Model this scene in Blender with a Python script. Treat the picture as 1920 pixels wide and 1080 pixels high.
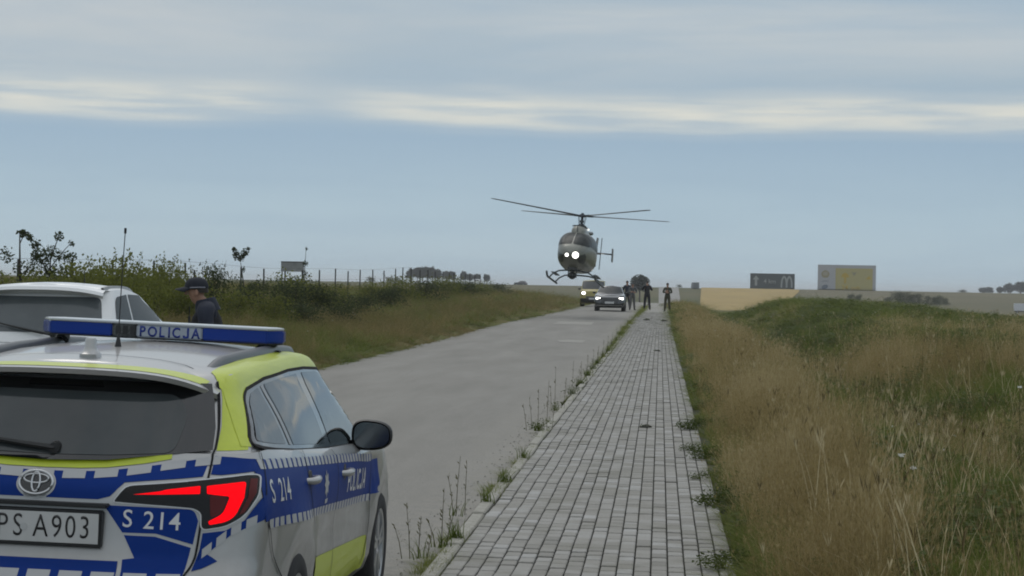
import bpy, bmesh, math, random
import numpy as np
from mathutils import Vector, Matrix
from mathutils.bvhtree import BVHTree
from mathutils import noise as mnoise

for _o in list(bpy.data.objects):
    bpy.data.objects.remove(_o)
SC = bpy.context.scene
COL = SC.collection
R = math.radians
random.seed(7)
RNG = np.random.default_rng(11)

# ------------------------------------------------------------------ camera, sky, sun, exposure
PSI, PITCH, ROLL = R(4.08), R(-0.0735), R(1.06)
CAM_H = 1.80
cd = bpy.data.cameras.new('camera')
cam = bpy.data.objects.new('camera', cd)
COL.objects.link(cam)
fw = Vector((-math.sin(PSI) * math.cos(PITCH), math.cos(PSI) * math.cos(PITCH), math.sin(PITCH)))
r0 = Vector((math.cos(PSI), math.sin(PSI), 0))
u0 = r0.cross(fw)
rr = r0 * math.cos(ROLL) + u0 * math.sin(ROLL)
uu = rr.cross(fw)
cam.matrix_world = Matrix(((rr.x, uu.x, -fw.x, 0), (rr.y, uu.y, -fw.y, 0), (rr.z, uu.z, -fw.z, CAM_H), (0, 0, 0, 1)))
cd.sensor_width = 36
cd.lens = 3900 / 1920 * 36
cd.clip_start = 0.1
cd.clip_end = 9000
SC.camera = cam

SUN_EL, SUN_AZ = R(52), R(-28)          # azimuth measured from the road direction towards the right
sd = bpy.data.lights.new('sun', 'SUN')
sd.energy = 0.7
sd.angle = R(35)
sd.color = (1.0, 0.95, 0.88)
sun = bpy.data.objects.new('sun', sd)
COL.objects.link(sun)
sdir = Vector((math.sin(SUN_AZ) * math.cos(SUN_EL), math.cos(SUN_AZ) * math.cos(SUN_EL), math.sin(SUN_EL)))
sun.rotation_euler = sdir.to_track_quat('Z', 'Y').to_euler()

w = bpy.data.worlds.new('World')
SC.world = w
w.use_nodes = True
NT = w.node_tree
NT.nodes.clear()


def nd(nt, typ, **kw):
    n = nt.nodes.new(typ)
    ins = kw.pop('ins', {})
    for k, v in kw.items():
        setattr(n, k, v)
    for k, v in ins.items():
        if isinstance(v, bpy.types.NodeSocket):
            nt.links.new(v, n.inputs[k])
        else:
            n.inputs[k].default_value = v
    return n


def mth(nt, op, a, b=None, c=None, clamp=False):
    n = nt.nodes.new('ShaderNodeMath')
    n.operation = op
    n.use_clamp = clamp
    for i, v in enumerate((a, b, c)):
        if v is None:
            continue
        if isinstance(v, bpy.types.NodeSocket):
            nt.links.new(v, n.inputs[i])
        else:
            n.inputs[i].default_value = v
    return n.outputs[0]


def ramp(nt, fac, stops, interp='EASE'):
    n = nt.nodes.new('ShaderNodeValToRGB')
    cr = n.color_ramp
    cr.interpolation = interp
    while len(cr.elements) < len(stops):
        cr.elements.new(0.5)
    for e, (p, c) in zip(cr.elements, stops):
        e.position = p
        e.color = (*c, 1) if len(c) == 3 else c
    nt.links.new(fac, n.inputs[0])
    return n.outputs[0]


def mixc(nt, fac, a, b, blend='MIX'):
    n = nt.nodes.new('ShaderNodeMix')
    n.data_type = 'RGBA'
    n.blend_type = blend
    for i, v in ((0, fac), (6, a), (7, b)):
        if isinstance(v, bpy.types.NodeSocket):
            nt.links.new(v, n.inputs[i])
        elif i == 0:
            n.inputs[0].default_value = v
        else:
            n.inputs[i].default_value = (*v, 1)
    return n.outputs[2]


tc = nd(NT, 'ShaderNodeTexCoord')
sep = nd(NT, 'ShaderNodeSeparateXYZ', ins={0: tc.outputs['Generated']})
EL = mth(NT, 'MAXIMUM', sep.outputs[2], 0.0)
AZ = mth(NT, 'ARCTAN2', sep.outputs[0], sep.outputs[1])
den = mth(NT, 'ADD', EL, 0.035)
px_ = mth(NT, 'DIVIDE', sep.outputs[0], den)
py_ = mth(NT, 'DIVIDE', sep.outputs[1], den)
cv = nd(NT, 'ShaderNodeCombineXYZ', ins={0: px_, 1: py_, 2: 0.0})
n1 = nd(NT, 'ShaderNodeTexNoise', ins={'Vector': cv.outputs[0], 'Scale': 0.42, 'Detail': 6.0, 'Roughness': 0.5, 'Distortion': 0.6})
ae = nd(NT, 'ShaderNodeCombineXYZ', ins={0: mth(NT, 'MULTIPLY', AZ, 9.0), 1: mth(NT, 'MULTIPLY', EL, 75.0), 2: 3.7})
n2 = nd(NT, 'ShaderNodeTexNoise', ins={'Vector': ae.outputs[0], 'Scale': 1.0, 'Detail': 5.0, 'Roughness': 0.55, 'Distortion': 0.3})
ae3 = nd(NT, 'ShaderNodeCombineXYZ', ins={0: mth(NT, 'MULTIPLY', AZ, 5.2), 1: mth(NT, 'MULTIPLY', EL, 6.0), 2: 3.6})
n3 = nd(NT, 'ShaderNodeTexNoise', ins={'Vector': ae3.outputs[0], 'Scale': 1.0, 'Detail': 2.0, 'Roughness': 0.5})
# base gradient of the overcast by elevation (sin), blue-grey low, grey above, paler towards the zenith
base = ramp(NT, EL, [(0.0, (.375, .482, .556)), (0.035, (.345, .460, .545)), (0.072, (.275, .385, .498)), (0.10, (.325, .410, .480)),
                     (0.14, (.345, .425, .490)), (0.30, (.50, .55, .60)), (0.60, (.70, .73, .76)), (1.0, (.82, .85, .88))], 'LINEAR')
# softly mottled cloud deck
mott = ramp(NT, n1.outputs[0], [(0.40, (0, 0, 0)), (0.60, (1, 1, 1))])
upf = ramp(NT, EL, [(0.085, (0, 0, 0)), (0.12, (.75, .75, .75)), (0.4, (.4, .4, .4))], 'LINEAR')
c1 = mixc(NT, mth(NT, 'MULTIPLY', mott, upf), base, (.50, .53, .54))
blu = ramp(NT, n2.outputs[0], [(0.30, (1, 1, 1)), (0.62, (0, 0, 0))])
c1 = mixc(NT, mth(NT, 'MULTIPLY', blu, 0.30), c1, (.275, .385, .495))
# the deck is greyer to the left, bluer to the right of the road
lr = ramp(NT, mth(NT, 'ADD', mth(NT, 'MULTIPLY', n3.outputs[0], 0.25), mth(NT, 'ADD', AZ, 0.3)), [(0.10, (.5, .5, .5)), (0.55, (0, 0, 0))])
c1 = mixc(NT, mth(NT, 'MULTIPLY', mth(NT, 'MULTIPLY', lr, upf), 0.9), c1, (.455, .475, .485))
# the long gap of pale light between the cloud decks
wob = mth(NT, 'MULTIPLY', mth(NT, 'SUBTRACT', n3.outputs[0], 0.5), 0.018)
elw = mth(NT, 'ADD', EL, wob)
band = ramp(NT, elw, [(0.0725, (0, 0, 0)), (0.079, (.85, .85, .85)), (0.085, (1, 1, 1)), (0.098, (0, 0, 0))])
ae4 = nd(NT, 'ShaderNodeCombineXYZ', ins={0: mth(NT, 'MULTIPLY', AZ, 11.0), 1: mth(NT, 'MULTIPLY', EL, 135.0), 2: 8.1})
n4 = nd(NT, 'ShaderNodeTexNoise', ins={'Vector': ae4.outputs[0], 'Scale': 1.0, 'Detail': 3.5, 'Roughness': 0.55})
ae5 = nd(NT, 'ShaderNodeCombineXYZ', ins={0: mth(NT, 'MULTIPLY', mth(NT, 'ADD', AZ, 0.0), 7.4), 1: 0.0, 2: 2.3})
n5 = nd(NT, 'ShaderNodeTexNoise', ins={'Vector': ae5.outputs[0], 'Scale': 1.0, 'Detail': 1.0})
bm1 = ramp(NT, n4.outputs[0], [(0.30, (.30, .30, .30)), (0.66, (1, 1, 1))])
bm2 = ramp(NT, n5.outputs[0], [(0.34, (.15, .15, .15)), (0.56, (1, 1, 1))])
# the gap is faded out beyond the view to even the window reflections
clo = ramp(NT, mth(NT, 'ABSOLUTE', mth(NT, 'ADD', AZ, 0.07)), [(0.24, (1, 1, 1)), (0.30, (.02, .02, .02))])
bf = mth(NT, 'MULTIPLY', mth(NT, 'MULTIPLY', mth(NT, 'MULTIPLY', band, bm1), bm2), clo)
c1 = mixc(NT, mth(NT, 'MULTIPLY', bf, 0.95), c1, (.66, .645, .57))
sky = nd(NT, 'ShaderNodeTexSky', sky_type='NISHITA', sun_disc=False, sun_elevation=SUN_EL, sun_rotation=SUN_AZ)
csc = nd(NT, 'ShaderNodeVectorMath', operation='SCALE', ins={0: c1, 'Scale': 12.2})
fin = mixc(NT, 0.93, sky.outputs[0], csc.outputs[0])
bg = nd(NT, 'ShaderNodeBackground', ins={0: fin, 1: 0.09})
nd(NT, 'ShaderNodeOutputWorld', ins={0: bg.outputs[0]})

SC.view_settings.view_transform = 'Standard'
SC.view_settings.look = 'None'
SC.view_settings.gamma = 1
SC.view_settings.exposure = 0.05
try:
    SC.view_settings.use_curve_mapping = False
except Exception:
    pass
SC.cycles.filter_width = 1.9
SC.cycles.max_bounces = 6
SC.cycles.diffuse_bounces = 2
SC.cycles.glossy_bounces = 3
SC.cycles.transparent_max_bounces = 8
SC.cycles.caustics_reflective = False
SC.cycles.caustics_refractive = False

# ------------------------------------------------------------------ helpers
MATS = {}


def pmat(name, col, rough=0.6, metal=0.0, spec=0.5, coat=0.0, noise=None, col2=None, bump=0.0, bscale=60.0, emit=None, estr=0.0, coords='Object', det=4.0, lo=.35, hi=.65):
    """procedural principled material; noise = scale of a colour variation towards col2"""
    if name in MATS:
        return MATS[name]
    m = bpy.data.materials.new(name)
    m.use_nodes = True
    nt = m.node_tree
    b = nt.nodes['Principled BSDF']
    b.inputs['Base Color'].default_value = (*col, 1)
    b.inputs['Roughness'].default_value = rough
    b.inputs['Metallic'].default_value = metal
    b.inputs['Specular IOR Level'].default_value = spec
    b.inputs['Coat Weight'].default_value = coat
    b.inputs['Coat Roughness'].default_value = 0.06
    t = nd(nt, 'ShaderNodeTexCoord')
    if noise:
        n = nd(nt, 'ShaderNodeTexNoise', ins={'Vector': t.outputs[coords], 'Scale': noise, 'Detail': det, 'Roughness': 0.6})
        c2 = col2 or tuple(c * 0.7 for c in col)
        nt.links.new(ramp(nt, n.outputs[0], [(lo, col), (hi, c2)], 'LINEAR'), b.inputs['Base Color'])
    if bump:
        n = nd(nt, 'ShaderNodeTexNoise', ins={'Vector': t.outputs[coords], 'Scale': bscale, 'Detail': 4.0})
        bp = nd(nt, 'ShaderNodeBump', ins={'Height': n.outputs[0], 'Strength': bump, 'Distance': 0.01})
        nt.links.new(bp.outputs[0], b.inputs['Normal'])
    if emit:
        b.inputs['Emission Color'].default_value = (*emit, 1)
        b.inputs['Emission Strength'].default_value = estr
    MATS[name] = m
    return m


def tag(o, label=None, cat=None, group=None, kind=None):
    for k, v in (('label', label), ('category', cat), ('group', group), ('kind', kind)):
        if v:
            o[k] = v
    return o


def empty(name, loc=(0, 0, 0), rz=0.0):
    o = bpy.data.objects.new(name, None)
    o.empty_display_size = 0.2
    o.location = loc
    o.rotation_euler = (0, 0, rz)
    COL.objects.link(o)
    return o


def link(name, me, mat=None, parent=None, smooth=None):
    o = bpy.data.objects.new(name, me)
    COL.objects.link(o)
    if mat is not None and not me.materials:
        for m_ in (mat if isinstance(mat, (list, tuple)) else [mat]):
            me.materials.append(m_)
    if smooth is not None:
        me.shade_smooth()
        if smooth < 179:
            me.set_sharp_from_angle(angle=R(smooth))
    if parent is not None:
        o.parent = parent
    return o


class MB:
    """collects geometry; build() links it as one mesh object"""

    def __init__(s):
        s.v = []
        s.f = []
        s.mi = []

    def add(s, vs, fs, mi=0, M=None):
        o = len(s.v)
        if M is not None:
            vs = [M @ Vector(p) for p in vs]
        s.v += [tuple(p) for p in vs]
        s.f += [tuple(i + o for i in f) for f in fs]
        s.mi += [mi] * len(fs)
        return s

    def box(s, x0, x1, y0, y1, z0, z1, mi=0, M=None):
        vs = [(x0, y0, z0), (x1, y0, z0), (x1, y1, z0), (x0, y1, z0), (x0, y0, z1), (x1, y0, z1), (x1, y1, z1), (x0, y1, z1)]
        return s.add(vs, [(3, 2, 1, 0), (4, 5, 6, 7), (0, 1, 5, 4), (1, 2, 6, 5), (2, 3, 7, 6), (3, 0, 4, 7)], mi, M)

    def tube(s, pts, rad, n=8, mi=0, cap=True, M=None):
        pts = [Vector(p) for p in pts]
        rads = rad if isinstance(rad, (list, tuple)) else [rad] * len(pts)
        vs, fs = [], []
        for i, p in enumerate(pts):
            d = (pts[min(i + 1, len(pts) - 1)] - pts[max(i - 1, 0)]).normalized()
            a = Vector((0, 0, 1)) if abs(d.z) < .9 else Vector((1, 0, 0))
            e1 = d.cross(a).normalized()
            e2 = d.cross(e1)
            for k in range(n):
                t = 2 * math.pi * k / n
                vs.append(p + (e1 * math.cos(t) + e2 * math.sin(t)) * rads[i])
        for i in range(len(pts) - 1):
            for k in range(n):
                a, b = i * n + k, i * n + (k + 1) % n
                fs.append((a, a + n, b + n, b))
        if cap:
            fs.append(tuple(range(n)))
            fs.append(tuple(reversed(range((len(pts) - 1) * n, len(pts) * n))))
        return s.add(vs, fs, mi, M)

    def lathe(s, prof, n=24, axis='Z', mi=0, M=None, a0=0.0):
        """prof: list of (r, h) revolved about the axis"""
        vs, fs = [], []
        m = len(prof)
        for k in range(n):
            t = a0 + 2 * math.pi * k / n
            for r_, h in prof:
                c, q = r_ * math.cos(t), r_ * math.sin(t)
                vs.append({'Z': (c, q, h), 'X': (h, c, q), 'Y': (q, h, c)}[axis])
        for k in range(n):
            for j in range(m - 1):
                a, b = k * m + j, ((k + 1) % n) * m + j
                fs.append((a, b, b + 1, a + 1))
        return s.add(vs, fs, mi, M)

    def grid(s, P, mi=0, flip=False, closed=False, M=None):
        """P: list of rows of points"""
        nr, nc = len(P), len(P[0])
        vs = [p for row in P for p in row]
        fs = []
        for i in range(nr - 1):
            for j in range(nc if closed else nc - 1):
                a, b = i * nc + j, i * nc + (j + 1) % nc
                q = (a, b, b + nc, a + nc)
                fs.append(q[::-1] if flip else q)
        return s.add(vs, fs, mi, M)

    def prism(s, poly, d0, d1, axis='Y', mi=0, M=None):
        """polygon (u,v) extruded along the axis from d0 to d1"""
        n = len(poly)
        mk = {'Y': lambda u, v, d: (u, d, v), 'X': lambda u, v, d: (d, u, v), 'Z': lambda u, v, d: (u, v, d)}[axis]
        vs = [mk(u, v, d0) for u, v in poly] + [mk(u, v, d1) for u, v in poly]
        fs = [tuple(range(n)), tuple(range(2 * n - 1, n - 1, -1))] + [(i, i + n, (i + 1) % n + n, (i + 1) % n) for i in range(n)]
        return s.add(vs, fs, mi, M)

    def mesh(s, name):
        me = bpy.data.meshes.new(name)
        me.from_pydata(s.v, [], s.f)
        if any(s.mi):
            me.polygons.foreach_set('material_index', s.mi)
        bm = bmesh.new()
        bm.from_mesh(me)
        bmesh.ops.recalc_face_normals(bm, faces=bm.faces)
        bm.to_mesh(me)
        bm.free()
        return me

    def build(s, name, mat, parent=None, smooth=None, bevel=0.0):
        me = s.mesh(name)
        if bevel:
            bm = bmesh.new()
            bm.from_mesh(me)
            ed = [e for e in bm.edges if len(e.link_faces) == 2 and e.calc_face_angle(0) > R(35)]
            bmesh.ops.bevel(bm, geom=ed, offset=bevel, segments=2, affect='EDGES', clamp_overlap=True)
            bm.to_mesh(me)
            bm.free()
            smooth = 40 if smooth is None else smooth
        return link(name, me, mat, parent, smooth)


def sstep(a, b, x):
    t = np.clip((np.asarray(x, float) - a) / (b - a), 0, 1)
    return t * t * (3 - 2 * t)


# ------------------------------------------------------------------ the lie of the land
def z_axis(Y):
    """height of the road along its length: level, a small rise to a crest, a dip, then the far slope"""
    Y = np.asarray(Y, float)
    z = 0.40 * sstep(62, 128, Y)
    z = z - 2.9 * sstep(185, 400, Y) + 4.5 * sstep(405, 615, Y)
    return z - 0.25 * sstep(700, 3000, Y)


def left_edge(Y):
    return -6.88 + 1.35 * sstep(78, 122, np.asarray(Y, float)) + 4.0 * sstep(190, 380, np.asarray(Y, float))


def kerb_x(Y):
    return -1.305 + 0.35 * sstep(75, 130, np.asarray(Y, float))


def ground_z(X, Y):
    X = np.asarray(X, float)
    Y = np.asarray(Y, float)
    z = z_axis(Y)
    le = left_edge(Y)
    lf = 1 - sstep(190, 330, Y)
    dl = np.maximum(le - X, 0)
    z = z + lf * (0.12 * sstep(0, 0.8, dl) + 0.42 * sstep(0.8, 6.5, dl) + 0.3 * sstep(10, 40, dl))
    # right verge, shallow ditch, meadow with a low bank
    dr = np.maximum(X - 0.55, 0)
    z = z + lf * (0.05 * sstep(0, 0.3, dr) - 0.42 * np.exp(-((X - 3.7) / 0.8) ** 2) * sstep(9, 25, Y))
    z = z + lf * sstep(4.4, 6.4, X) * (0.16 + 0.62 * np.exp(-((Y - 98) / 32) ** 2) * np.exp(-((X - 8) / 9) ** 2) + 0.18 * np.exp(-((Y - 55) / 12) ** 2))
    z = z - lf * 1.1 * sstep(2.5, 5, X) * sstep(105, 165, Y)
    z = z - lf * 0.85 * sstep(9, 20, X) * sstep(60, 150, Y)
    und = 0.05 * np.sin(X * .37 + Y * .11) + 0.04 * np.sin(X * .83 - Y * .23 + 1.7)
    z = z + lf * und * np.clip(np.maximum(sstep(0.5, 3, dr), sstep(0.5, 3, dl)), 0, 1)
    return z


def gz(x, y):
    return float(ground_z(x, y))
# ------------------------------------------------------------------ ground, road, fields
m_soil = pmat('soil', (.075, .068, .034), .95, noise=.35, col2=(.045, .052, .022), spec=.1)
# terrain colour: dry and green patches, paler towards the far fields
m_land = bpy.data.materials.new('land')
m_land.use_nodes = True
_nt = m_land.node_tree
_b = _nt.nodes['Principled BSDF']
_t = nd(_nt, 'ShaderNodeTexCoord')
_n = nd(_nt, 'ShaderNodeTexNoise', ins={'Vector': _t.outputs['Object'], 'Scale': .22, 'Detail': 5.0, 'Roughness': .6})
_n2 = nd(_nt, 'ShaderNodeTexNoise', ins={'Vector': _t.outputs['Object'], 'Scale': .012, 'Detail': 4.0})
_c = ramp(_nt, _n.outputs[0], [(.35, (.095, .105, .034)), (.50, (.125, .118, .046)), (.68, (.150, .122, .058))], 'LINEAR')
_c2 = ramp(_nt, _n2.outputs[0], [(.40, (.085, .092, .045)), (.60, (.120, .112, .062))], 'LINEAR')
_s = nd(_nt, 'ShaderNodeSeparateXYZ', ins={0: _t.outputs['Object']})
_far = nd(_nt, 'ShaderNodeMapRange', ins={0: _s.outputs[1], 1: 190.0, 2: 330.0})
_nt.links.new(mixc(_nt, _far.outputs[0], _c, _c2), _b.inputs['Base Color'])
_b.inputs['Roughness'].default_value = .95
_b.inputs['Specular IOR Level'].default_value = .1

xs = np.unique(np.concatenate([np.linspace(-1600, -200, 15), np.linspace(-200, -40, 17), np.linspace(-40, -6, 50), np.linspace(-6, .4, 6), np.linspace(.45, 14, 60), np.linspace(14, 60, 40), np.linspace(60, 300, 25), np.linspace(300, 1600, 14)]))
ys = np.unique(np.concatenate([np.linspace(-40, 0, 9), np.linspace(0, 140, 141), np.linspace(140, 260, 61), np.linspace(260, 720, 93), np.linspace(720, 1500, 20), np.linspace(1500, 5000, 12)]))
XX, YY = np.meshgrid(xs, ys)
ZZ = ground_z(XX, YY)
# the land passes 15 cm under the road and the pavement
under = ((XX > left_edge(YY) + .05) & (XX < .5) & (YY < 188))
ZZ = np.where(under, ZZ - .15, ZZ)
g = MB()
g.grid([[(float(XX[i, j]), float(YY[i, j]), float(ZZ[i, j])) for j in range(len(xs))] for i in range(len(ys))])
tag(g.build('ground', m_land, smooth=180), kind='structure')

m_road = bpy.data.materials.new('worn_asphalt')
m_road.use_nodes = True
_nt = m_road.node_tree
_b = _nt.nodes['Principled BSDF']
_t = nd(_nt, 'ShaderNodeTexCoord')
_mp = nd(_nt, 'ShaderNodeMapping', ins={'Vector': _t.outputs['Object'], 'Scale': (1.1, .16, 1.0)})
_na = nd(_nt, 'ShaderNodeTexNoise', ins={'Vector': _mp.outputs[0], 'Scale': 1.0, 'Detail': 5.0, 'Roughness': .6})
_nb = nd(_nt, 'ShaderNodeTexNoise', ins={'Vector': _t.outputs['Object'], 'Scale': 95.0, 'Detail': 3.0, 'Roughness': .7})
_nc = nd(_nt, 'ShaderNodeTexVoronoi', ins={'Vector': _t.outputs['Object'], 'Scale': 75.0})
_nd = nd(_nt, 'ShaderNodeTexNoise', ins={'Vector': _t.outputs['Object'], 'Scale': 7.0, 'Detail': 4.0})
_ca = ramp(_nt, _na.outputs[0], [(.30, (.175, .168, .151)), (.70, (.236, .228, .207))], 'LINEAR')
_ca = mixc(_nt, ramp(_nt, _nd.outputs[0], [(.62, (0, 0, 0)), (.75, (.35, .35, .35))]), _ca, (.175, .166, .148))
_sp = ramp(_nt, _nb.outputs[0], [(.34, (.52, .52, .52)), (.5, (1, 1, 1)), (.7, (1.32, 1.32, 1.3))], 'LINEAR')
_cb = mixc(_nt, 1.0, _ca, _sp, 'MULTIPLY')
# hairline cracks and a faint darker oil track
_vd = nd(_nt, 'ShaderNodeTexVoronoi', feature='DISTANCE_TO_EDGE', ins={'Vector': nd(_nt, 'ShaderNodeMixRGB', ins={0: .12, 1: _t.outputs['Object'], 2: nd(_nt, 'ShaderNodeTexNoise', ins={'Vector': _t.outputs['Object'], 'Scale': 1.7, 'Detail': 5.0}).outputs[1]}).outputs[0], 'Scale': .42})
_ck = ramp(_nt, _vd.outputs[0], [(.0, (.55, .55, .55)), (.006, (0, 0, 0))], 'LINEAR')
_cb = mixc(_nt, mth(_nt, 'MULTIPLY', _ck, ramp(_nt, _na.outputs[0], [(.45, (0, 0, 0)), (.6, (1, 1, 1))])), _cb, (.10, .095, .085))
# sandy, gritty strip next to the kerb
_s = nd(_nt, 'ShaderNodeSeparateXYZ', ins={0: _t.outputs['Object']})
_ed = nd(_nt, 'ShaderNodeMapRange', ins={0: _s.outputs[0], 1: -2.3, 2: -1.35})
_gr = mth(_nt, 'MULTIPLY', _ed.outputs[0], ramp(_nt, _nd.outputs[0], [(.38, (.1, .1, .1)), (.62, (.9, .9, .9))]))
_cb = mixc(_nt, _gr, _cb, (.235, .222, .192))
_nt.links.new(_cb, _b.inputs['Base Color'])
_b.inputs['Roughness'].default_value = .85
_bp = nd(_nt, 'ShaderNodeBump', ins={'Height': _nc.outputs[0], 'Strength': .5, 'Distance': .006})
_nt.links.new(_bp.outputs[0], _b.inputs['Normal'])

ysr = np.concatenate([np.linspace(-30, 60, 46), np.linspace(61, 195, 135), np.linspace(197, 262, 34)])
g = MB()
rows = []
for y in ysr:
    l, r_, z = float(left_edge(y)), float(kerb_x(y)) - .13, float(z_axis(y))
    jit = .10 * mnoise.noise((0, y * .35, 3.3)) + .05 * mnoise.noise((0, y * 1.7, 9.3))
    rows.append([(l - .12 + jit + (r_ - l + .12) * t, y, z + .004 + .05 * (1 - (2 * t - 1) ** 2)) for t in np.linspace(0, 1, 9)])
g.grid(rows)
tag(g.build('road', m_road, smooth=180), kind='structure')

# the same road where it comes out of the dip and climbs the far slope
g = MB()
rows = []
for y in np.linspace(405, 640, 60):
    xc = np.interp(y, [405, 450, 520, 640], [2.0, 2.1, 2.2, 2.4])
    hw = np.interp(y, [405, 640], [2.3, 2.9])
    rows.append([(xc + hw * t, y, float(z_axis(y)) + .12) for t in (-1, -.5, 0, .5, 1)])
g.grid(rows)
tag(g.build('road', pmat('far_road', (.25, .245, .23), .9, noise=.05, col2=(.22, .215, .20)), smooth=180), kind='structure')
# sandy patch and a worn repair patch on the road surface
m_patch = pmat('repair_patch', (.28, .272, .245), .9, noise=3, col2=(.24, .232, .21))
for (x0, x1, y0, y1) in ((-4.7, -2.9, 88, 92.5), (-3.4, -2.4, 65, 68)):
    g = MB()
    rws = []
    for y in np.linspace(y0, y1, 10):
        e = .25 * mnoise.noise((y, 1.1, x0)) + .3 * math.sin(math.pi * (y - y0) / (y1 - y0))
        l, r_ = float(left_edge(y)), float(kerb_x(y)) - .13
        rw = []
        for t in np.linspace(0, 1, 6):
            x = x0 + .4 - e + (x1 - x0 - .4 + e) * t
            tt = (x - l + .12) / (r_ - l + .12)
            rw.append((x, y, float(z_axis(y)) + .010 + .05 * (1 - (2 * tt - 1) ** 2)))
        rws.append(rw)
    g.grid(rws)
    tag(g.build('road_patch', m_patch, smooth=180), kind='structure')


def field(name, x0f, x1f, y0, y1, mat, dz=.2, n=30):
    g = MB()
    rows = []
    for y in np.linspace(y0, y1, n):
        a, b = x0f(y), x1f(y)
        rows.append([(a + (b - a) * t, y, gz(a + (b - a) * t, y) + dz) for t in np.linspace(0, 1, 12)])
    g.grid(rows)
    return tag(g.build(name, mat, smooth=180), kind='structure')


m_wheat = pmat('ripe_wheat', (.37, .275, .120), .95, noise=.08, col2=(.31, .235, .105), spec=.1)
field('wheat_field', lambda y: np.interp(y, [400, 612], [7.5, 12]), lambda y: np.interp(y, [400, 500, 560, 590, 612], [21, 31, 37, 39, 36]), 400, 612, m_wheat)
m_olive = pmat('mown_field', (.150, .135, .085), .95, noise=.03, col2=(.120, .115, .072), spec=.1)
field('field', lambda y: np.interp(y, [400, 500, 560, 590, 612], [21.3, 31.3, 37.3, 39.3, 36.3]), lambda y: 230.0, 400, 604, m_olive)
m_hedge_line = pmat('field_edge', (.06, .065, .04), .95, noise=.1, col2=(.045, .05, .03), spec=.1)
field('field_margin', lambda y: 36.5, lambda y: 260.0, 604.5, 640, m_hedge_line, .45, 8)

# ------------------------------------------------------------------ pavement of small concrete blocks
PAV = tag(empty('pavement', (0, 0, 0)), kind='structure')
m_bed = pmat('joint_sand', (.038, .036, .028), .95, noise=9, col2=(.030, .038, .018))
g = MB()
g.grid([[(float(kerb_x(y)) - .02, y, float(z_axis(y)) + .008), (.62, y, float(z_axis(y)) + .008)] for y in np.concatenate([np.linspace(-2, 60, 32), np.linspace(62, 190, 65)])])
g.build('bedding', m_bed, PAV, smooth=180)

m_pav = bpy.data.materials.new('concrete_block')
m_pav.use_nodes = True
_nt = m_pav.node_tree
_b = _nt.nodes['Principled BSDF']
_t = nd(_nt, 'ShaderNodeTexCoord')
_gm = nd(_nt, 'ShaderNodeNewGeometry')
_oi = nd(_nt, 'ShaderNodeObjectInfo')
_rnd = mth(_nt, 'FRACT', mth(_nt, 'ADD', _gm.outputs['Random Per Island'], _oi.outputs['Random']))
_cr = ramp(_nt, _rnd, [(0, (.190, .185, .168)), (.25, (.228, .221, .201)), (.6, (.255, .248, .229)), (.90, (.285, .281, .266)), (1.0, (.33, .33, .32))], 'LINEAR')
_n = nd(_nt, 'ShaderNodeTexNoise', ins={'Vector': _t.outputs['Object'], 'Scale': 120.0, 'Detail': 3.0})
_n2 = nd(_nt, 'ShaderNodeTexNoise', ins={'Vector': _gm.outputs['Position'], 'Scale': 1.6, 'Detail': 4.0, 'Roughness': .65})
_cc = mixc(_nt, 1.0, _cr, ramp(_nt, _n.outputs[0], [(.3, (.78, .78, .78)), (.7, (1.16, 1.16, 1.16))], 'LINEAR'), 'MULTIPLY')
_cc = mixc(_nt, ramp(_nt, _n2.outputs[0], [(.46, (0, 0, 0)), (.68, (.6, .6, .6))]), _cc, (.155, .150, .122))
_nt.links.new(_cc, _b.inputs['Base Color'])
_b.inputs['Roughness'].default_value = .8
_bp = nd(_nt, 'ShaderNodeBump', ins={'Height': _n.outputs[0], 'Strength': .35, 'Distance': .003})
_nt.links.new(_bp.outputs[0], _b.inputs['Normal'])

BW, BL = .106, .206
KX0 = -1.300
NCOL = 17


def paver_pts(x0, x1, y0, y1, z, tx, ty, h=.035):
    """a block with a small chamfer round its top: 10 verts a side ring, 9 faces"""
    c = .006
    top = [(x0 + c, y0 + c), (x1 - c, y0 + c), (x1 - c, y1 - c), (x0 + c, y1 - c)]
    mid = [(x0, y0), (x1, y0), (x1, y1), (x0, y1)]
    cx, cy = (x0 + x1) / 2, (y0 + y1) / 2
    vs = [(x, y, z + (x - cx) * tx + (y - cy) * ty) for x, y in top]
    vs += [(x, y, z - c * .8 + (x - cx) * tx + (y - cy) * ty) for x, y in mid]
    vs += [(x, y, z - h) for x, y in mid]
    fs = [(0, 1, 2, 3)]
    for k in range(4):
        j = (k + 1) % 4
        fs += [(4 + k, 4 + j, j, k), (8 + k, 8 + j, 4 + j, 4 + k)]
    return vs, fs


_pav_me = []
for k in range(8):
    mb = MB()
    tx, ty = random.uniform(-.02, .02), random.uniform(-.02, .02)
    mb.add(*paver_pts(-BW / 2 + .0045, BW / 2 - .0045, -BL / 2 + .003, BL / 2 - .003, 0, tx, ty))
    me = mb.mesh('paver')
    me.materials.append(m_pav)
    _pav_me.append(me)
blocks = []
for c in range(NCOL):
    off = (BL / 2 if c % 2 else 0) + random.uniform(-.02, .02)
    y = 9.0 + off
    while y < 118:
        sh = float(kerb_x(y)) + 1.305
        x = KX0 + BW * (c + .5) + sh * (1 - (c + .5) / NCOL)
        sink = .016 * mnoise.noise((x * 1.5, y * .8, 0)) + random.uniform(-.004, .004)
        blocks.append((y, x, float(z_axis(y)) + .042 + sink))
        y += BL
blocks.sort()
seen = [b for b in blocks if b[0] > 11.9]
near = [b for b in blocks if b[0] <= 11.9]
for i, (y, x, z) in enumerate(seen[:300]):
    o = bpy.data.objects.new('paver', _pav_me[i * 7 % 8])
    o.location = (x, y, z)
    o.parent = PAV
    COL.objects.link(o)
mb = MB()
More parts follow.
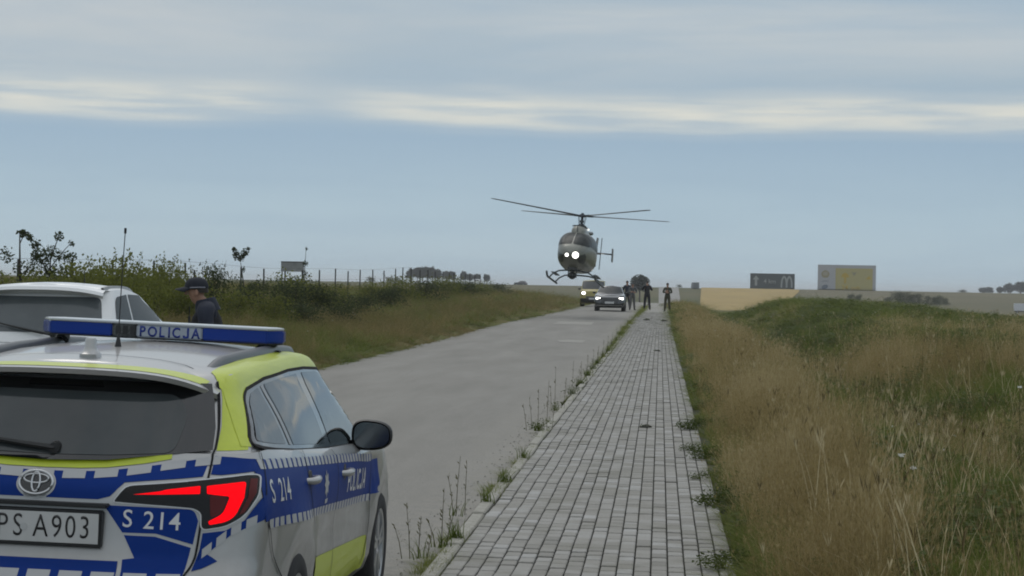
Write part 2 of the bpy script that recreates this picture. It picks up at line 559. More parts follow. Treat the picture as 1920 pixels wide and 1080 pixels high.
for (y, x, z) in near + seen[300:]:
    s_ = BW / 2 - .0045
    mb.add(*paver_pts(x - s_, x + s_, y - BL / 2 + .003, y + BL / 2 - .003, z, random.uniform(-.02, .02), random.uniform(-.02, .02)))
o = mb.build('pavers', m_pav, PAV)
o['kind'] = 'stuff'
# far end of the pavement, where single blocks can no longer be told apart
g = MB()
g.grid([[(float(kerb_x(y)), y, float(z_axis(y)) + .042), (.56, y, float(z_axis(y)) + .042)] for y in np.linspace(118.2, 190, 40)])
g.build('distant_paving', pmat('distant_blocks', (.27, .262, .24), .85, noise=1.2, col2=(.24, .232, .21)), PAV, smooth=180)

# kerb stones between road and pavement
KERB = tag(empty('kerb', (0, 0, 0)), kind='structure')
m_kerb = pmat('kerb_concrete', (.33, .32, .285), .85, noise=14, col2=(.22, .215, .18), bump=.3, bscale=90)
mb = MB()
mb.box(-.052, .052, -.495, .495, -.10, .0)
kme = mb.mesh('kerb_stone')
bm = bmesh.new()
bm.from_mesh(kme)
bmesh.ops.bevel(bm, geom=[e for e in bm.edges], offset=.012, segments=1, affect='EDGES')
bm.to_mesh(kme)
bm.free()
kme.materials.append(m_kerb)
y = 9.5
while y < 130:
    o = bpy.data.objects.new('kerb_stone', kme)
    o.location = (float(kerb_x(y)) - .062 + random.uniform(-.006, .006), y, float(z_axis(y)) + .045 + random.uniform(-.012, .008))
    o.rotation_euler = (random.uniform(-.006, .006), random.uniform(-.03, .03), random.uniform(-.006, .006) - .0058 * (1 if 75 < y < 130 else 0))
    o.parent = KERB
    COL.objects.link(o)
    y += 1.0
# ------------------------------------------------------------------ grass and weeds (uncountable: geometry-node scatter)
def leaf_mat(name, stops, rough=.75, transl=.42):
    """plant material: the colour of each tuft or leaf clump is drawn from the stops by its own random number"""
    m = bpy.data.materials.new(name)
    m.use_nodes = True
    nt = m.node_tree
    b = nt.nodes['Principled BSDF']
    at_ = nd(nt, 'ShaderNodeAttribute', attribute_type='INSTANCER', attribute_name='tint')
    gm = nd(nt, 'ShaderNodeNewGeometry')
    oi = nd(nt, 'ShaderNodeObjectInfo')
    f = mth(nt, 'ADD', at_.outputs['Fac'], mth(nt, 'MULTIPLY', mth(nt, 'SUBTRACT', gm.outputs['Random Per Island'], .5), .55), clamp=True)
    c = ramp(nt, f, stops, 'LINEAR')
    nt.links.new(c, b.inputs['Base Color'])
    b.inputs['Roughness'].default_value = rough
    b.inputs['Specular IOR Level'].default_value = .15
    tr = nd(nt, 'ShaderNodeBsdfTranslucent', ins={0: c})
    mx = nd(nt, 'ShaderNodeMixShader', ins={0: transl, 1: b.outputs[0], 2: tr.outputs[0]})
    nt.links.new(mx.outputs[0], nt.nodes['Material Output'].inputs[0])
    return m


m_brown = leaf_mat('dry_grass', [(0, (.17, .135, .055)), (.35, (.285, .220, .095)), (.7, (.37, .295, .140)), (1, (.48, .40, .23))])
m_green = leaf_mat('green_grass', [(0, (.085, .118, .022)), (.45, (.135, .168, .034)), (.8, (.18, .20, .050)), (1, (.26, .25, .09))])
m_dark = leaf_mat('dark_weeds', [(0, (.058, .080, .020)), (.5, (.085, .110, .030)), (1, (.115, .138, .042))])
m_mid = leaf_mat('mixed_grass', [(0, (.120, .120, .040)), (.4, (.185, .160, .062)), (.75, (.25, .195, .088)), (1, (.33, .265, .13))])

PROTO = {}


def blade(mb, x, y, h, wd, lean, az, seg=3, head=0.0):
    """one bent blade as a thin ribbon; head = length of a feathery seed head"""
    dx, dy = math.cos(az), math.sin(az)
    sx, sy = -dy, dx
    tw = random.uniform(-.6, .6)
    sx, sy = sx * math.cos(tw) + dx * math.sin(tw), sy * math.cos(tw) + dy * math.sin(tw)
    vs, fs = [], []
    for i in range(seg + 1):
        t = i / seg
        q = lean * h * t * t
        zz = h * t * (1 - .25 * lean * t)
        ww = wd * (1 - t * .85) * .5
        cx, cy = x + dx * q, y + dy * q
        if i < seg:
            vs += [(cx - sx * ww, cy - sy * ww, zz), (cx + sx * ww, cy + sy * ww, zz)]
        else:
            vs.append((cx, cy, zz))
    for i in range(seg - 1):
        fs.append((2 * i, 2 * i + 1, 2 * i + 3, 2 * i + 2))
    fs.append((2 * seg - 2, 2 * seg - 1, 2 * seg))
    mb.add(vs, fs)
    if head:
        cx, cy, cz = vs[-1]
        for k in range(4):
            a = az + random.uniform(-2.2, 2.2)
            l = head * random.uniform(.5, 1)
            ex, ey = cx + math.cos(a) * l * .22, cy + math.sin(a) * l * .22
            wv = wd * .32
            mb.add([(cx, cy, cz - l * .7), (ex * .5 + cx * .5 - sx * wv, ey * .5 + cy * .5 - sy * wv, cz - l * .2), (ex, ey, cz + l * .25), (ex * .5 + cx * .5 + sx * wv, ey * .5 + cy * .5 + sy * wv, cz - l * .2)], [(0, 1, 2, 3)])


def proto_coll(name, n, fn, mat):
    c = bpy.data.collections.new(name)
    for k in range(n):
        mb = MB()
        fn(mb, k)
        me = bpy.data.meshes.new(name)
        me.from_pydata(mb.v, [], mb.f)
        me.materials.append(mat)
        o = bpy.data.objects.new(name, me)
        c.objects.link(o)
    PROTO[name] = c
    return c


def f_brown(mb, k):
    for _ in range(20):
        a, r_ = random.uniform(0, 6.28), random.uniform(0, .11)
        blade(mb, math.cos(a) * r_, math.sin(a) * r_, random.uniform(.5, 1.05), .0065, random.uniform(.03, .38), random.uniform(0, 6.28), 3, random.uniform(.05, .12))
    for _ in range(12):
        a, r_ = random.uniform(0, 6.28), random.uniform(0, .13)
        blade(mb, math.cos(a) * r_, math.sin(a) * r_, random.uniform(.2, .55), .008, random.uniform(.2, .9), random.uniform(0, 6.28), 3)


def f_green(mb, k):
    for _ in range(26):
        a, r_ = random.uniform(0, 6.28), random.uniform(0, .13)
        blade(mb, math.cos(a) * r_, math.sin(a) * r_, random.uniform(.35, 1.0), .011, random.uniform(.15, .9), random.uniform(0, 6.28), 3)


def f_weed(mb, k):
    # broad leaved low weeds: many small leaves on short stems
    for _ in range(46):
        a, r_ = random.uniform(0, 6.28), .2 * math.sqrt(random.random())
        h = random.uniform(.1, .95) * (1 - r_ * 2.2)
        x, y = math.cos(a) * r_, math.sin(a) * r_
        s_ = random.uniform(.025, .055)
        e1 = Vector((random.gauss(0, 1), random.gauss(0, 1), random.gauss(0, .5))).normalized()
        e2 = e1.cross(Vector((random.gauss(0, .5), random.gauss(0, .5), 1))).normalized()
        p = Vector((x, y, h))
        mb.add([p - e1 * s_, p + e2 * s_ * .45, p + e1 * s_, p - e2 * s_ * .45], [(0, 1, 2, 3)])
    for _ in range(6):
        blade(mb, random.uniform(-.1, .1), random.uniform(-.1, .1), random.uniform(.5, 1), .009, random.uniform(.1, .5), random.uniform(0, 6.28))


proto_coll('dry_tuft', 7, f_brown, m_brown)
proto_coll('green_tuft', 6, f_green, m_green)
proto_coll('weed_tuft', 6, f_weed, m_dark)
proto_coll('mixed_tuft', 6, f_brown, m_mid)


def f_stalk(mb, k):
    for _ in range(3):
        blade(mb, random.uniform(-.12, .12), random.uniform(-.12, .12), random.uniform(.75, 1.15), .009, random.uniform(.02, .45), random.uniform(0, 6.28), 4, random.uniform(.12, .2))
    for _ in range(2):
        a, h_ = random.uniform(0, 6.28), random.uniform(.5, .9)
        blade(mb, random.uniform(-.1, .1), random.uniform(-.1, .1), h_, .009, random.uniform(.5, 1.1), a, 4)


m_stk = leaf_mat('tall_stalks', [(0, (.060, .045, .022)), (.35, (.11, .085, .04)), (.6, (.36, .29, .15)), (1, (.58, .50, .32))])
proto_coll('tall_stalk', 6, f_stalk, m_stk)


def scatter(name, coll, P, S, T, parent_kind='stuff'):
    """points P with scale S (n,3) and tint T: instanced tufts of a prototype collection"""
    n = len(P)
    me = bpy.data.meshes.new(name)
    me.vertices.add(n)
    me.vertices.foreach_set('co', np.asarray(P, np.float32).ravel())
    rot = np.zeros((n, 3), np.float32)
    rot[:, 2] = RNG.uniform(0, 6.283, n)
    rot[:, 0] = RNG.normal(0, .10, n)
    rot[:, 1] = RNG.normal(0, .10, n)
    for nm, arr in (('rot', rot), ('scl', np.asarray(S, np.float32))):
        a = me.attributes.new(nm, 'FLOAT_VECTOR', 'POINT')
        a.data.foreach_set('vector', arr.ravel())
    a = me.attributes.new('tint', 'FLOAT', 'POINT')
    a.data.foreach_set('value', np.asarray(T, np.float32))
    o = link(name, me)
    ng = bpy.data.node_groups.new(name, 'GeometryNodeTree')
    ng.interface.new_socket('Geometry', in_out='INPUT', socket_type='NodeSocketGeometry')
    ng.interface.new_socket('Geometry', in_out='OUTPUT', socket_type='NodeSocketGeometry')
    gi, go = ng.nodes.new('NodeGroupInput'), ng.nodes.new('NodeGroupOutput')
    ci = ng.nodes.new('GeometryNodeCollectionInfo')
    ci.inputs['Collection'].default_value = PROTO[coll]
    ci.inputs['Separate Children'].default_value = True
    ci.inputs['Reset Children'].default_value = True
    ip = ng.nodes.new('GeometryNodeInstanceOnPoints')
    ip.inputs['Pick Instance'].default_value = True

    def na(nm, typ):
        q = ng.nodes.new('GeometryNodeInputNamedAttribute')
        q.data_type = typ
        q.inputs[0].default_value = nm
        return q.outputs[0]
    L = ng.links.new
    L(gi.outputs[0], ip.inputs['Points'])
    L(ci.outputs[0], ip.inputs['Instance'])
    L(na('rot', 'FLOAT_VECTOR'), ip.inputs['Rotation'])
    L(na('scl', 'FLOAT_VECTOR'), ip.inputs['Scale'])
    rv = ng.nodes.new('FunctionNodeRandomValue')
    rv.data_type = 'INT'
    rv.inputs[4].default_value = 0
    rv.inputs[5].default_value = 20
    L(rv.outputs[2], ip.inputs['Instance Index'])
    L(ip.outputs[0], go.inputs[0])
    md = o.modifiers.new('scatter', 'NODES')
    md.node_group = ng
    tag(o, kind=parent_kind)
    return o


def fbm(X, Y, sx, sy, seed):
    return np.array([mnoise.fractal((float(a) * sx, float(b) * sy, seed), 1.0, 2.0, 4) for a, b in zip(X, Y)])


def spread(y0, y1, n, xlo, xhi, pw):
    """random places between y0 and y1, thinning with distance, X between xlo(Y) and xhi(Y)"""
    u = RNG.uniform(0, 1, n)
    q = 1 - pw
    Y = (y0 ** q + u * (y1 ** q - y0 ** q)) ** (1 / q)
    X = xlo(Y) + RNG.uniform(0, 1, n) * (xhi(Y) - xlo(Y))
    return X, Y


def emit(name, coll, X, Y, h, hw=1.0, tint=None, grow=True):
    Z = ground_z(X, Y)
    n = len(X)
    far = np.clip(Y / 45, .8, 3.2) if grow else np.ones(n)
    s = h * RNG.uniform(.7, 1.25, n)
    S = np.stack([far * hw * RNG.uniform(.8, 1.2, n), far * hw * RNG.uniform(.8, 1.2, n), s], 1)
    T = RNG.uniform(.15, .85, n) if tint is None else np.clip(tint + RNG.normal(0, .13, n), 0, 1)
    return scatter(name, coll, np.stack([X, Y, Z - .01], 1), S, T)


right_hi = lambda Y: .205 * Y + 2.5
# --- right side
X, Y = spread(8.5, 190, 30000, lambda Y: .66 + 0 * Y, right_hi, 1.25)
d = fbm(X, Y, .28, .09, 2.2)
d2 = fbm(X, Y, .9, .5, 7.7)
RB = np.interp(Y, [10, 16.5, 28, 50, 120], [1.05, 1.75, 2.2, 2.9, 3.2])
strip = 1 - sstep(-.30, .40, X - RB)         # the dry strip beside the pavement
# dry bands further out in the meadow
bandm = np.exp(-((Y - 44) / 9) ** 2) * sstep(2.9, 4.8, X) * .9
dry = np.clip(strip * (.80 + .55 * d2) + bandm + d * .75 - .10, 0, 1.5)
isd = RNG.uniform(0, 1, len(X)) < np.clip(dry, .03, .93)
edge = X < .95
isd &= ~(edge & (RNG.uniform(0, 1, len(X)) < .5))
emit('dry_grass', 'dry_tuft', X[isd], Y[isd], .62 * (1 - .35 * sstep(60, 120, Y[isd])) * (.55 + .45 * sstep(.6, 1.3, X[isd])) * (1 + .5 * d2[isd]) * (1 - .45 * sstep(55, 85, Y[isd]) * sstep(2.0, 3.0, X[isd])), 1.0, .48 + .45 * d2[isd] + .35 * d[isd])
Xg, Yg = X[~isd], Y[~isd]
dk = (d2[~isd] > .12) & (RNG.uniform(0, 1, len(Xg)) < .7)
emit('green_grass', 'green_tuft', Xg[~dk], Yg[~dk], .40 * (.5 + .5 * sstep(.6, 1.6, Xg[~dk])), 1.0, .42 + .5 * d[~isd][~dk])
emit('weeds', 'weed_tuft', Xg[dk], Yg[dk], .42 * (.5 + .5 * sstep(.6, 1.6, Xg[dk])), 1.3)
# single tall stalks, dark docks and bleached stems, standing out of the sward
X, Y = spread(9.5, 70, 800, lambda Y: .95 + 0 * Y, right_hi, 1.2)
emit('tall_stalks', 'tall_stalk', X, Y, .72, 1.0, RNG.uniform(0, 1, len(X)), grow=False)
# low grass that creeps over the right edge of the pavement
X, Y = spread(10, 120, 1500, lambda Y: .50 + 0 * Y, lambda Y: .80 + 0 * Y, 1.2)
k = RNG.uniform(0, 1, len(X)) < np.clip(.35 + 1.6 * fbm(X * 0, Y, 1, .55, 4.1), .03, 1)
emit('edge_grass', 'green_tuft', X[k], Y[k], .16, .8, .45)
# --- left side
left_lo = lambda Y: -.318 * Y - 6.5
X, Y = spread(17, 190, 26000, left_lo, lambda Y: left_edge(Y) + .05, 1.3)
d = fbm(X, Y, .16, .07, 12.2)
d2 = fbm(X, Y, .8, .4, 17.7)
dist = left_edge(Y) - X
k = RNG.uniform(0, 1, len(X)) < np.clip(.50 + .95 * d + .3 * np.exp(-((dist - 2.4) / 1.4) ** 2), .05, .93)
hh = .12 + .40 * sstep(.1, 1.6, dist)
emit('roadside_grass', 'mixed_tuft', X[k], Y[k], hh[k] * 1.05, 1.15, .45 + .5 * d2[k])
emit('roadside_grass', 'green_tuft', X[~k], Y[~k], hh[~k] * .85, 1.15, .4 + .4 * d2[~k])
# grass in the joint between kerb and road
X, Y = spread(10, 150, 1500, lambda Y: kerb_x(Y) - .17, lambda Y: kerb_x(Y) - .0, 1.15)
k = RNG.uniform(0, 1, len(X)) < np.clip(.14 + 1.2 * fbm(X * 0, Y, 1, .42, 31.1) + .40 * sstep(28, 80, Y), .02, 1)
emit('kerb_grass', 'green_tuft', X[k], Y[k], .10 + .13 * sstep(30, 90, Y[k]), .48, .62)
# ------------------------------------------------------------------ vehicles
def contour(yr, yf, W, cr, cf, nr=2.6, nf=2.6, ns=22, nc=12, bow=.0):
    """half outline of a car seen from above: rear centre, round the corner, along the side, to the front centre"""
    pts = []
    for i in range(nc + 1):
        t = math.pi / 2 * i / nc
        pts.append((W * math.sin(t) ** (2 / nr), yr + cr * (1 - math.cos(t) ** (2 / nr))))
    for i in range(1, ns):
        pts.append((W, yr + cr + (yf - cf - yr - cr) * i / ns))
    for i in range(nc, -1, -1):
        t = math.pi / 2 * i / nc
        pts.append((W * math.sin(t) ** (2 / nf), yf - cf * (1 - math.cos(t) ** (2 / nf))))
    return pts


def ring3(half, zf, shape=None):
    """closed ring from a half outline; zf(x, y) gives the height; shape may push points about"""
    P = [(x, y, zf(x, y)) for x, y in half]
    if shape:
        P = [shape(*p) for p in P]
    L = [(-x, y, z) for x, y, z in P[-2:0:-1]]
    return P + L


def cap_rows(half_ring, crown, nx=9, flip=False):
    """surface across a ring between its mirrored points, raised by crown in the middle"""
    rows = []
    for (x, y, z) in half_ring:
        rows.append([(x * t, y, z + crown * (1 - t * t) * min(1, abs(x) / .4)) for t in np.linspace(-1, 1, nx)])
    return rows


def shell(mb, rings, half_n, crown_top, mi=0):
    """skin over stacked rings (bottom to top), closed below and capped above"""
    n = len(rings[0])
    vs = [p for r_ in rings for p in r_]
    fs = []
    for i in range(len(rings) - 1):
        for j in range(n):
            a, b = i * n + j, i * n + (j + 1) % n
            fs.append((a, b, b + n, a + n))
    fs.append(tuple(range(n))[::-1])
    o0 = len(vs)
    nx = 11
    top = rings[-1]
    idx = []
    for i in range(half_n):
        x, y, z = top[i]
        a = (len(rings) - 1) * n + i
        b = (len(rings) - 1) * n + (n - i) % n
        if i in (0, half_n - 1):
            idx.append([a] * nx)
            continue
        row = [b]
        for k in range(1, nx - 1):
            t = -1 + 2 * k / (nx - 1)
            vs.append((x * t, y, z + crown_top * (1 - t * t) * min(1, abs(x) / .35)))
            row.append(len(vs) - 1)
        row.append(a)
        idx.append(row)
    for i in range(half_n - 1):
        for k in range(nx - 1):
            q = [idx[i][k], idx[i][k + 1], idx[i + 1][k + 1], idx[i + 1][k]]
            u = []
            for v in q:
                if v not in u:
                    u.append(v)
            if len(u) > 2:
                fs.append(tuple(u))
    mb.add(vs, fs, mi)


def apply_mods(o):
    dg = bpy.context.evaluated_depsgraph_get()
    me = bpy.data.meshes.new_from_object(o.evaluated_get(dg))
    o.modifiers.clear()
    old = o.data
    o.data = me
    me.name = old.name
    return o


def cut_wheel_wells(o, axles, rad, zc, mat, x_in=.55, x_out=1.2):
    cut = MB()
    for y in axles:
        for s in (-1, 1):
            n = 40
            ring = [(y + rad * math.cos(2 * math.pi * k / n), zc + rad * math.sin(2 * math.pi * k / n)) for k in range(n)]
            cut.prism(ring, *( (x_in, x_out) if s > 0 else (-x_out, -x_in)), axis='X')
    co = link('cutter', cut.mesh('cutter'), mat)
    md = o.modifiers.new('b', 'BOOLEAN')
    md.operation = 'DIFFERENCE'
    md.solver = 'EXACT'
    md.material_mode = 'TRANSFER'
    md.object = co
    apply_mods(o)
    bpy.data.objects.remove(co)
    o.data.shade_smooth()
    o.data.set_sharp_from_angle(angle=R(38))
    return o


def bvh_of(mb):
    return BVHTree.FromPolygons([Vector(v) for v in mb.v], mb.f)


def rpoly(pts, r=0.0, n=4):
    """polygon with rounded corners; r may be one radius or one per corner"""
    if not r:
        return [Vector((p[0], p[1])) for p in pts]
    out = []
    m = len(pts)
    for i in range(m):
        p = Vector(pts[i][:2])
        a, b = Vector(pts[i - 1][:2]), Vector(pts[(i + 1) % m][:2])
        ri = r[i] if isinstance(r, (list, tuple)) else r
        if ri <= 0:
            out.append(p)
            continue
        da, db = (a - p), (b - p)
        q = min(ri, da.length * .48, db.length * .48)
        A, B = p + da.normalized() * q, p + db.normalized() * q
        for k in range(n + 1):
            t = k / n
            out.append((1 - t) ** 2 * A + 2 * t * (1 - t) * p + t * t * B)
    return out


def strip(pts, wd):
    """ribbon polygon along a polyline"""
    pts = [Vector(p[:2]) for p in pts]
    L, Rr = [], []
    for i, p in enumerate(pts):
        d = (pts[min(i + 1, len(pts) - 1)] - pts[max(i - 1, 0)]).normalized()
        nrm = Vector((-d.y, d.x)) * wd / 2
        L.append(p + nrm)
        Rr.append(p - nrm)
    return L + Rr[::-1]


def curve_pts(pts, n=6):
    """Catmull-Rom through points"""
    P = [Vector(p) for p in pts]
    out = []
    for i in range(len(P) - 1):
        p0, p1, p2, p3 = P[max(i - 1, 0)], P[i], P[i + 1], P[min(i + 2, len(P) - 1)]
        for k in range(n):
            t = k / n
            out.append(.5 * ((2 * p1) + (p2 - p0) * t + (2 * p0 - 5 * p1 + 4 * p2 - p3) * t * t + (3 * p1 - p0 - 3 * p2 + p3) * t ** 3))
    out.append(P[-1])
    return out


def flat_polys(polys):
    """polygons (u,v) as one flat triangulated bmesh"""
    bm = bmesh.new()
    for pl in polys:
        vs = [bm.verts.new((p[0], p[1], 0)) for p in pl]
        try:
            bm.faces.new(vs)
        except ValueError:
            pass
    bmesh.ops.triangulate(bm, faces=bm.faces[:])
    return bm


def flat_text(body, size, bold=0.0, sx=1.0, align='CENTER', spacing=1.0):
    cu = bpy.data.curves.new('lettering', 'FONT')
    cu.body = body
    cu.size = size
    cu.align_x = align
    cu.align_y = 'CENTER'
    cu.offset = bold
    cu.resolution_u = 4
    cu.space_character = spacing
    o = bpy.data.objects.new('lettering', cu)
    COL.objects.link(o)
    dg = bpy.context.evaluated_depsgraph_get()
    dg.update()
    me = bpy.data.meshes.new_from_object(o.evaluated_get(dg))
    bpy.data.objects.remove(o)
    bm = bmesh.new()
    bm.from_mesh(me)
    for v in bm.verts:
        v.co.x *= sx
        v.co.z = 0
    return bm


def lay_on(name, bm, bvh, axis, off, mat, parent, step=.03, uv=(0, 0), smooth=True, mirror=False, shear=0.0, M2=None):
    """fit flat artwork to a curved body: axis 'rear' (u=x, v=z), 'right'/'left' (u=y, v=z), 'top' (u=x, v=y)"""
    for v in bm.verts:
        x, y = v.co.x, v.co.y
        if mirror:
            x = -x
        v.co.x, v.co.y = x + uv[0], y + uv[1] + shear * x
    if step:
        us = [v.co.x for v in bm.verts]
        vs = [v.co.y for v in bm.verts]
        for k, (lo, hi) in enumerate(((min(us), max(us)), (min(vs), max(vs)))):
            c = math.floor(lo / step) * step + step
            while c < hi:
                pl = Vector((c, 0, 0)) if k == 0 else Vector((0, c, 0))
                no = Vector((1, 0, 0)) if k == 0 else Vector((0, 1, 0))
                bmesh.ops.bisect_plane(bm, geom=bm.verts[:] + bm.edges[:] + bm.faces[:], plane_co=pl, plane_no=no, dist=1e-6)
                c += step
    bmesh.ops.triangulate(bm, faces=bm.faces[:])
    dead = []
    for v in bm.verts:
        u, q = v.co.x, v.co.y
        if axis == 'rear':
            org, d = Vector((u, -3, q)), Vector((0, 1, 0))
        elif axis == 'front':
            org, d = Vector((u, 9, q)), Vector((0, -1, 0))
        elif axis == 'right':
            org, d = Vector((3, u, q)), Vector((-1, 0, 0))
        elif axis == 'left':
            org, d = Vector((-3, u, q)), Vector((1, 0, 0))
        else:
            org, d = Vector((u, q, 4)), Vector((0, 0, -1))
        h, n, _, _ = bvh.ray_cast(org, d)
        if h is None:
            dead.append(v)
            continue
        if n.dot(d) > 0:
            n = -n
        v.co = h + n * off
    bmesh.ops.delete(bm, geom=dead, context='VERTS')
    want = {'rear': Vector((0, -1, 0)), 'front': Vector((0, 1, 0)), 'right': Vector((1, 0, 0)), 'left': Vector((-1, 0, 0)), 'top': Vector((0, 0, 1))}[axis]
    bm.normal_update()
    for f in bm.faces:
        if f.normal.dot(want) < 0:
            f.normal_flip()
    me = bpy.data.meshes.new(name)
    bm.to_mesh(me)
    bm.free()
    return link(name, me, mat, parent, 180 if smooth else None)


m_tyre = pmat('tyre_rubber', (.022, .022, .023), .85, bump=.2, bscale=80)
m_well = pmat('wheel_well', (.008, .008, .009), .95)
m_rim = pmat('alloy', (.50, .51, .52), .32, metal=.85)
m_black = pmat('black_plastic', (.014, .015, .016), .5)
m_gloss = pmat('gloss_black', (.006, .007, .008), .12, coat=.6)
m_glassb = pmat('tinted_glass', (.014, .018, .020), .03, spec=.75)
m_gap = pmat('panel_gap', (.006, .006, .007), .9)
m_chrome = pmat('chrome', (.62, .63, .64), .15, metal=1.0)


def make_wheel(parent, x, y, z, r, wd, side, spokes=5, rim_mat=None):
    """wheel root is the tyre; rim and hub cap are its sub-parts"""
    t = MB()
    pr = [(r * .66, -wd * .46), (r * .74, -wd * .5), (r * .90, -wd * .5), (r * .975, -wd * .42), (r, -wd * .28), (r, wd * .28), (r * .975, wd * .42), (r * .90, wd * .5), (r * .74, wd * .5), (r * .66, wd * .46), (r * .60, wd * .2), (r * .6, -wd * .3), (r * .66, -wd * .46)]
    t.lathe(pr, 40, 'X')
    ty = t.build('wheel', m_tyre, parent, smooth=45)
    ty.location = (x, y, z)
    m = MB()
    s = side
    m.lathe([(r * .67, s * wd * .47), (r * .63, s * wd * .44), (r * .61, s * wd * .1)], 40, 'X')
    for k in range(spokes):
        for dv in (-.16, .16):
            a = 2 * math.pi * k / spokes + .3
            a1 = a + dv * .55
            a2 = a + dv * 1.25
            w1, w2 = .016, .013
            p = []
            for (rad, ang, ww) in ((r * .13, a1, w1), (r * .63, a2, w2)):
                for q in (-1, 1):
                    p.append((rad * math.cos(ang) - q * ww * math.sin(ang), rad * math.sin(ang) + q * ww * math.cos(ang)))
            poly = [p[0], p[1], p[3], p[2]]
            m.prism(poly, s * wd * .44, s * wd * .30, 'X')
    m.lathe([(.001, s * wd * .42), (r * .16, s * wd * .42), (r * .18, s * wd * .36), (r * .18, s * wd * .2)], 20, 'X')
    m.build('rim', rim_mat or m_rim, ty, smooth=35)
    b = MB()
    b.lathe([(.001, s * wd * .1), (r * .6, s * wd * .1)], 24, 'X')
    b.build('brake_disc', m_well, ty)
    return ty
# ------------------------------------------------------------------ police estate car (its own axes: x right, y forward from the rear bumper, z up)
m_silver = pmat('silver_paint', (.40, .40, .395), .34, metal=.5, coat=.6)
m_blue = pmat('blue_film', (.002, .030, .200), .5, spec=.12, coat=.03)
m_lime = pmat('lime_film', (.48, .56, .025), .42, coat=.3, noise=40, col2=(.45, .53, .025))
m_refl = pmat('reflective_grey', (.40, .405, .41), .45, coat=.3)
m_white = pmat('white_film', (.62, .63, .64), .4, coat=.3)

# road film on the lower body
_nt = m_silver.node_tree
_b = _nt.nodes['Principled BSDF']
_t = nd(_nt, 'ShaderNodeTexCoord')
_s = nd(_nt, 'ShaderNodeSeparateXYZ', ins={0: _t.outputs['Object']})
_n = nd(_nt, 'ShaderNodeTexNoise', ins={'Vector': _t.outputs['Object'], 'Scale': 5.0, 'Detail': 6.0, 'Roughness': .65})
_lo = nd(_nt, 'ShaderNodeMapRange', ins={0: _s.outputs[2], 1: .85, 2: .25, 3: 0.0, 4: .8})
_f = mth(_nt, 'MULTIPLY', _lo.outputs[0], ramp(_nt, _n.outputs[0], [(.35, (.25, .25, .25)), (.65, (1, 1, 1))]))
_nt.links.new(mixc(_nt, _f, (.40, .40, .395), (.22, .205, .175)), _b.inputs['Base Color'])
_nt.links.new(mth(_nt, 'ADD', mth(_nt, 'MULTIPLY', _f, .4), .34), _b.inputs['Roughness'])

POL = empty('police_car', (-2.475, 8.04, .008))
POL.rotation_euler = (0, R(1.2), 0)
tag(POL, 'police estate car in silver, blue and lime with a roof light bar', 'police car')


def smooth1(a, b, x):
    t = min(1, max(0, (x - a) / (b - a)))
    return t * t * (3 - 2 * t)


AX = (.99, 3.69)


def pol_shape(x, y, z):
    sg = 1 if x >= 0 else -1
    ax_ = abs(x)
    if ax_ > .5:
        f = 1 - .040 * smooth1(1.5, 0, y) ** 1.5 - .05 * smooth1(3.5, 4.65, y)
        ax_ *= f
        for yc in AX:
            rr_ = math.hypot(y - yc, z - .33)
            k = .030 * math.exp(-((rr_ - .40) / .10) ** 2) * (1 if z < .95 else 0)
            ax_ += k * smooth1(.5, .8, ax_)
        # hollow between the arches below the waist
        ax_ -= .018 * math.exp(-((z - .62) / .12) ** 2) * smooth1(1.35, 1.7, y) * smooth1(3.3, 3.0, y)
    return (sg * ax_, y, z)


def belt(y):
    return np.interp(y, [0, .25, .6, 1.2, 2.0, 2.9, 3.6, 4.2, 4.65], [1.09, 1.10, 1.10, 1.055, 1.0, .955, .95, .86, .70])


def pol_zf(zl):
    """rings below the waist bend down along the bonnet"""
    return lambda x, y: min(zl, float(belt(y)) - (1.06 - zl) * .35) if zl > .6 else zl


lower = [  # z, yr, yf, W, cr, cf
    (.19, .22, 4.45, .78, .32, .5), (.25, .12, 4.55, .845, .33, .55), (.33, .05, 4.62, .872, .34, .6), (.45, .012, 4.65, .884, .34, .6),
    (.545, .0, 4.65, .892, .34, .6), (.60, .012, 4.64, .893, .34, .6), (.64, .05, 4.63, .894, .34, .6), (.70, .075, 4.61, .896, .34, .6), (.78, .088, 4.58, .898, .35, .6), (.85, .098, 4.55, .897, .36, .6),
    (.90, .105, 4.5, .893, .37, .6), (.955, .112, 4.46, .882, .37, .6), (.99, .130, 4.42, .872, .36, .6), (1.03, .158, 4.36, .860, .35, .6), (1.06, .182, 4.3, .848, .34, .6)]
BODY = MB()
rings = []
for (z, yr, yf, W, cr, cf) in lower:
    h = contour(yr, yf, W, cr, cf, 2.7, 2.5, ns=34, nc=14)
    rings.append(ring3(h, pol_zf(z), pol_shape))
h = contour(.205, 4.25, .83, .33, .6, 2.7, 2.5, ns=34, nc=14)
rings.append(ring3(h, lambda x, y: float(belt(y)), pol_shape))
shell(BODY, rings, len(h), .0)
CAB = MB()


def roof_edge(y):
    return np.interp(y, [.3, .6, .9, 1.4, 2.2, 2.8, 3.1], [1.383, 1.403, 1.417, 1.434, 1.442, 1.42, 1.39])


